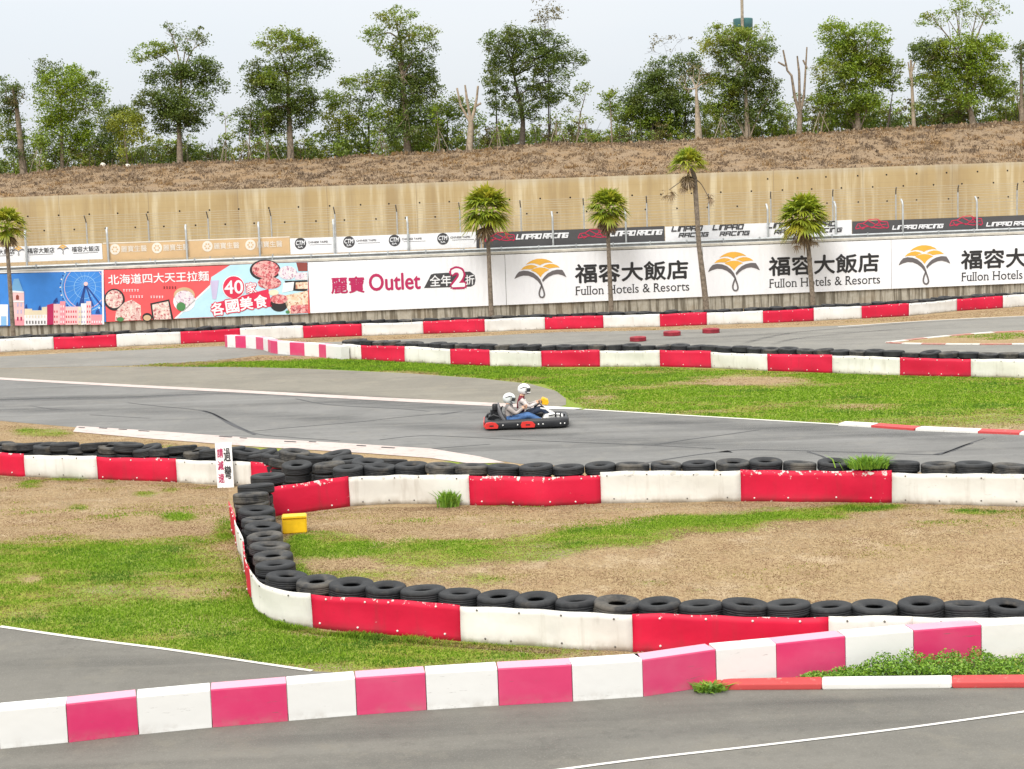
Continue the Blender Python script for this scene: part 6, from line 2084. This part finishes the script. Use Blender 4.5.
# dry tussocks over the bank, thick in drifts
r = np.random.default_rng(41)
n = 34000
X = r.uniform(-46, 46, n); Y = r.uniform(110.8, 126.3, n)
keep = r.uniform(size=n) < np.clip(.45 + .8 * lump(X, Y, 1.1), .08, 1)
X, Y = X[keep], Y[keep]
k = 9
sz = np.repeat(r.uniform(.4, 1.6, len(X)) ** 1.3 * np.where(Y > 123.8, 1.4, 1), k); shade = np.repeat(np.clip(.5 + .5 * lump(X + 5, Y, .8) + .4 * lump(X, Y + 3, 2.6) + r.normal(size=len(X)) * .18, 0, 1), k)
X = np.repeat(X, k) + r.normal(size=len(X) * k) * .16; Y = np.repeat(Y, k) + r.normal(size=len(Y) * k) * .16
Y = np.maximum(Y, 110.75); n = len(X)
z = T(X, Y) + np.where(Y > 111, lump(X, Y, .9) * .13 * lin(111, 114, Y), 0)
h = r.uniform(.03, .11, n) * sz
an = r.uniform(0, 2 * PI, n); el = r.uniform(.3, 1.3, n)
base = np.column_stack([X, Y, z - .03]); d = np.column_stack([np.cos(an) * np.cos(el), np.sin(an) * np.cos(el), np.sin(el)]) * (h * 1.5)[:, None]
s_ = np.column_stack([-np.sin(an), np.cos(an), np.zeros(n)]) * (r.uniform(.025, .05, n) * sz)[:, None]
v = np.stack([base - s_, base + s_, base + d + s_ * .5, base + d - s_ * .5], 1).reshape(-1, 3)
m, nt, b = nodes('bank_straw')
rv = attr(nt, 'vary'); sh_ = attr(nt, 'shade')
c1 = mix(nt, rv, (.23, .16, .105), (.42, .32, .21))
c1 = mix(nt, ramp(nt, sh_, .45, .15), c1, mix(nt, rv, (.15, .11, .078), (.28, .21, .15)))
c1 = mix(nt, ramp(nt, sh_, .62, .9), c1, mix(nt, rv, (0.264, 0.155, 0.072), (0.405, 0.275, 0.136)))
nt.links.new(c1, b.inputs['Base Color']); b.inputs['Roughness'].default_value = 1
tr = N(nt, 'ShaderNodeBsdfTranslucent'); nt.links.new(c1, tr.inputs[0])
ms = N(nt, 'ShaderNodeMixShader'); ms.inputs[0].default_value = .4
nt.links.new(b.outputs[0], ms.inputs[1]); nt.links.new(tr.outputs[0], ms.inputs[2]); nt.links.new(ms.outputs[0], nt.nodes['Material Output'].inputs[0])
o = npmesh('dry_grass', v, np.arange(4 * n).reshape(-1, 4), m, attrs={'vary': np.repeat(r.uniform(size=n), 4), 'shade': np.repeat(shade, 4)})
tag(o, 'dry brown grass covering the bank above the retaining wall', 'grass', None, 'stuff')

# ------------------------------------------------------------------ sky and sun
SUN_EL, SUN_AZ = math.radians(48), math.radians(205)        # azimuth clockwise from +Y (away from the camera)
w = bpy.data.worlds.new('World'); sc.world = w; w.use_nodes = True
nt = w.node_tree; bg = nt.nodes['Background']
sky = N(nt, 'ShaderNodeTexSky'); sky.sky_type = 'NISHITA'; sky.sun_disc = False
sky.sun_elevation = SUN_EL; sky.sun_rotation = SUN_AZ; sky.air_density = 1.2; sky.dust_density = 4.0; sky.ozone_density = 1.0
# bright cloud deck: brighter overhead than at the skyline
tc = N(nt, 'ShaderNodeTexCoord'); sep = N(nt, 'ShaderNodeSeparateXYZ'); nt.links.new(tc.outputs['Generated'], sep.inputs[0])
el = ramp(nt, sep.outputs['Z'], 0.0, .9)
nz = N(nt, 'ShaderNodeTexNoise'); nz.inputs['Scale'].default_value = 3.5; nz.inputs['Detail'].default_value = 4
mp = N(nt, 'ShaderNodeMapping'); mp.inputs['Scale'].default_value = (1, 1, 3.5); nt.links.new(tc.outputs['Generated'], mp.inputs[0]); nt.links.new(mp.outputs[0], nz.inputs['Vector'])
hz = mix(nt, ramp(nt, nz.outputs['Fac'], .35, .7), (4.95, 5.25, 5.65), (5.15, 5.35, 5.65))
deck = mix(nt, el, hz, (13.9, 13.7, 13.1))
cc = mix(nt, .85, sky.outputs[0], deck)
nt.links.new(cc, bg.inputs['Color']); bg.inputs['Strength'].default_value = .10
sd = bpy.data.lights.new('sun', 'SUN'); sd.energy = 1.5; sd.angle = math.radians(28); sd.color = (1, .96, .89)
so = bpy.data.objects.new('sun', sd); COL.objects.link(so)
dv = Vector((math.sin(SUN_AZ) * math.cos(SUN_EL), math.cos(SUN_AZ) * math.cos(SUN_EL), math.sin(SUN_EL)))
so.rotation_euler = dv.to_track_quat('Z', 'Y').to_euler(); so.location = (-20, -20, 40)
sc.view_settings.view_transform = 'Standard'; sc.view_settings.look = 'None'; sc.view_settings.gamma = 1
sc.view_settings.use_curve_mapping = False
sc.view_settings.exposure = 0.78
sc.cycles.use_denoising = True
sc.cycles.max_bounces = 6; sc.cycles.diffuse_bounces = 3; sc.cycles.transparent_max_bounces = 4
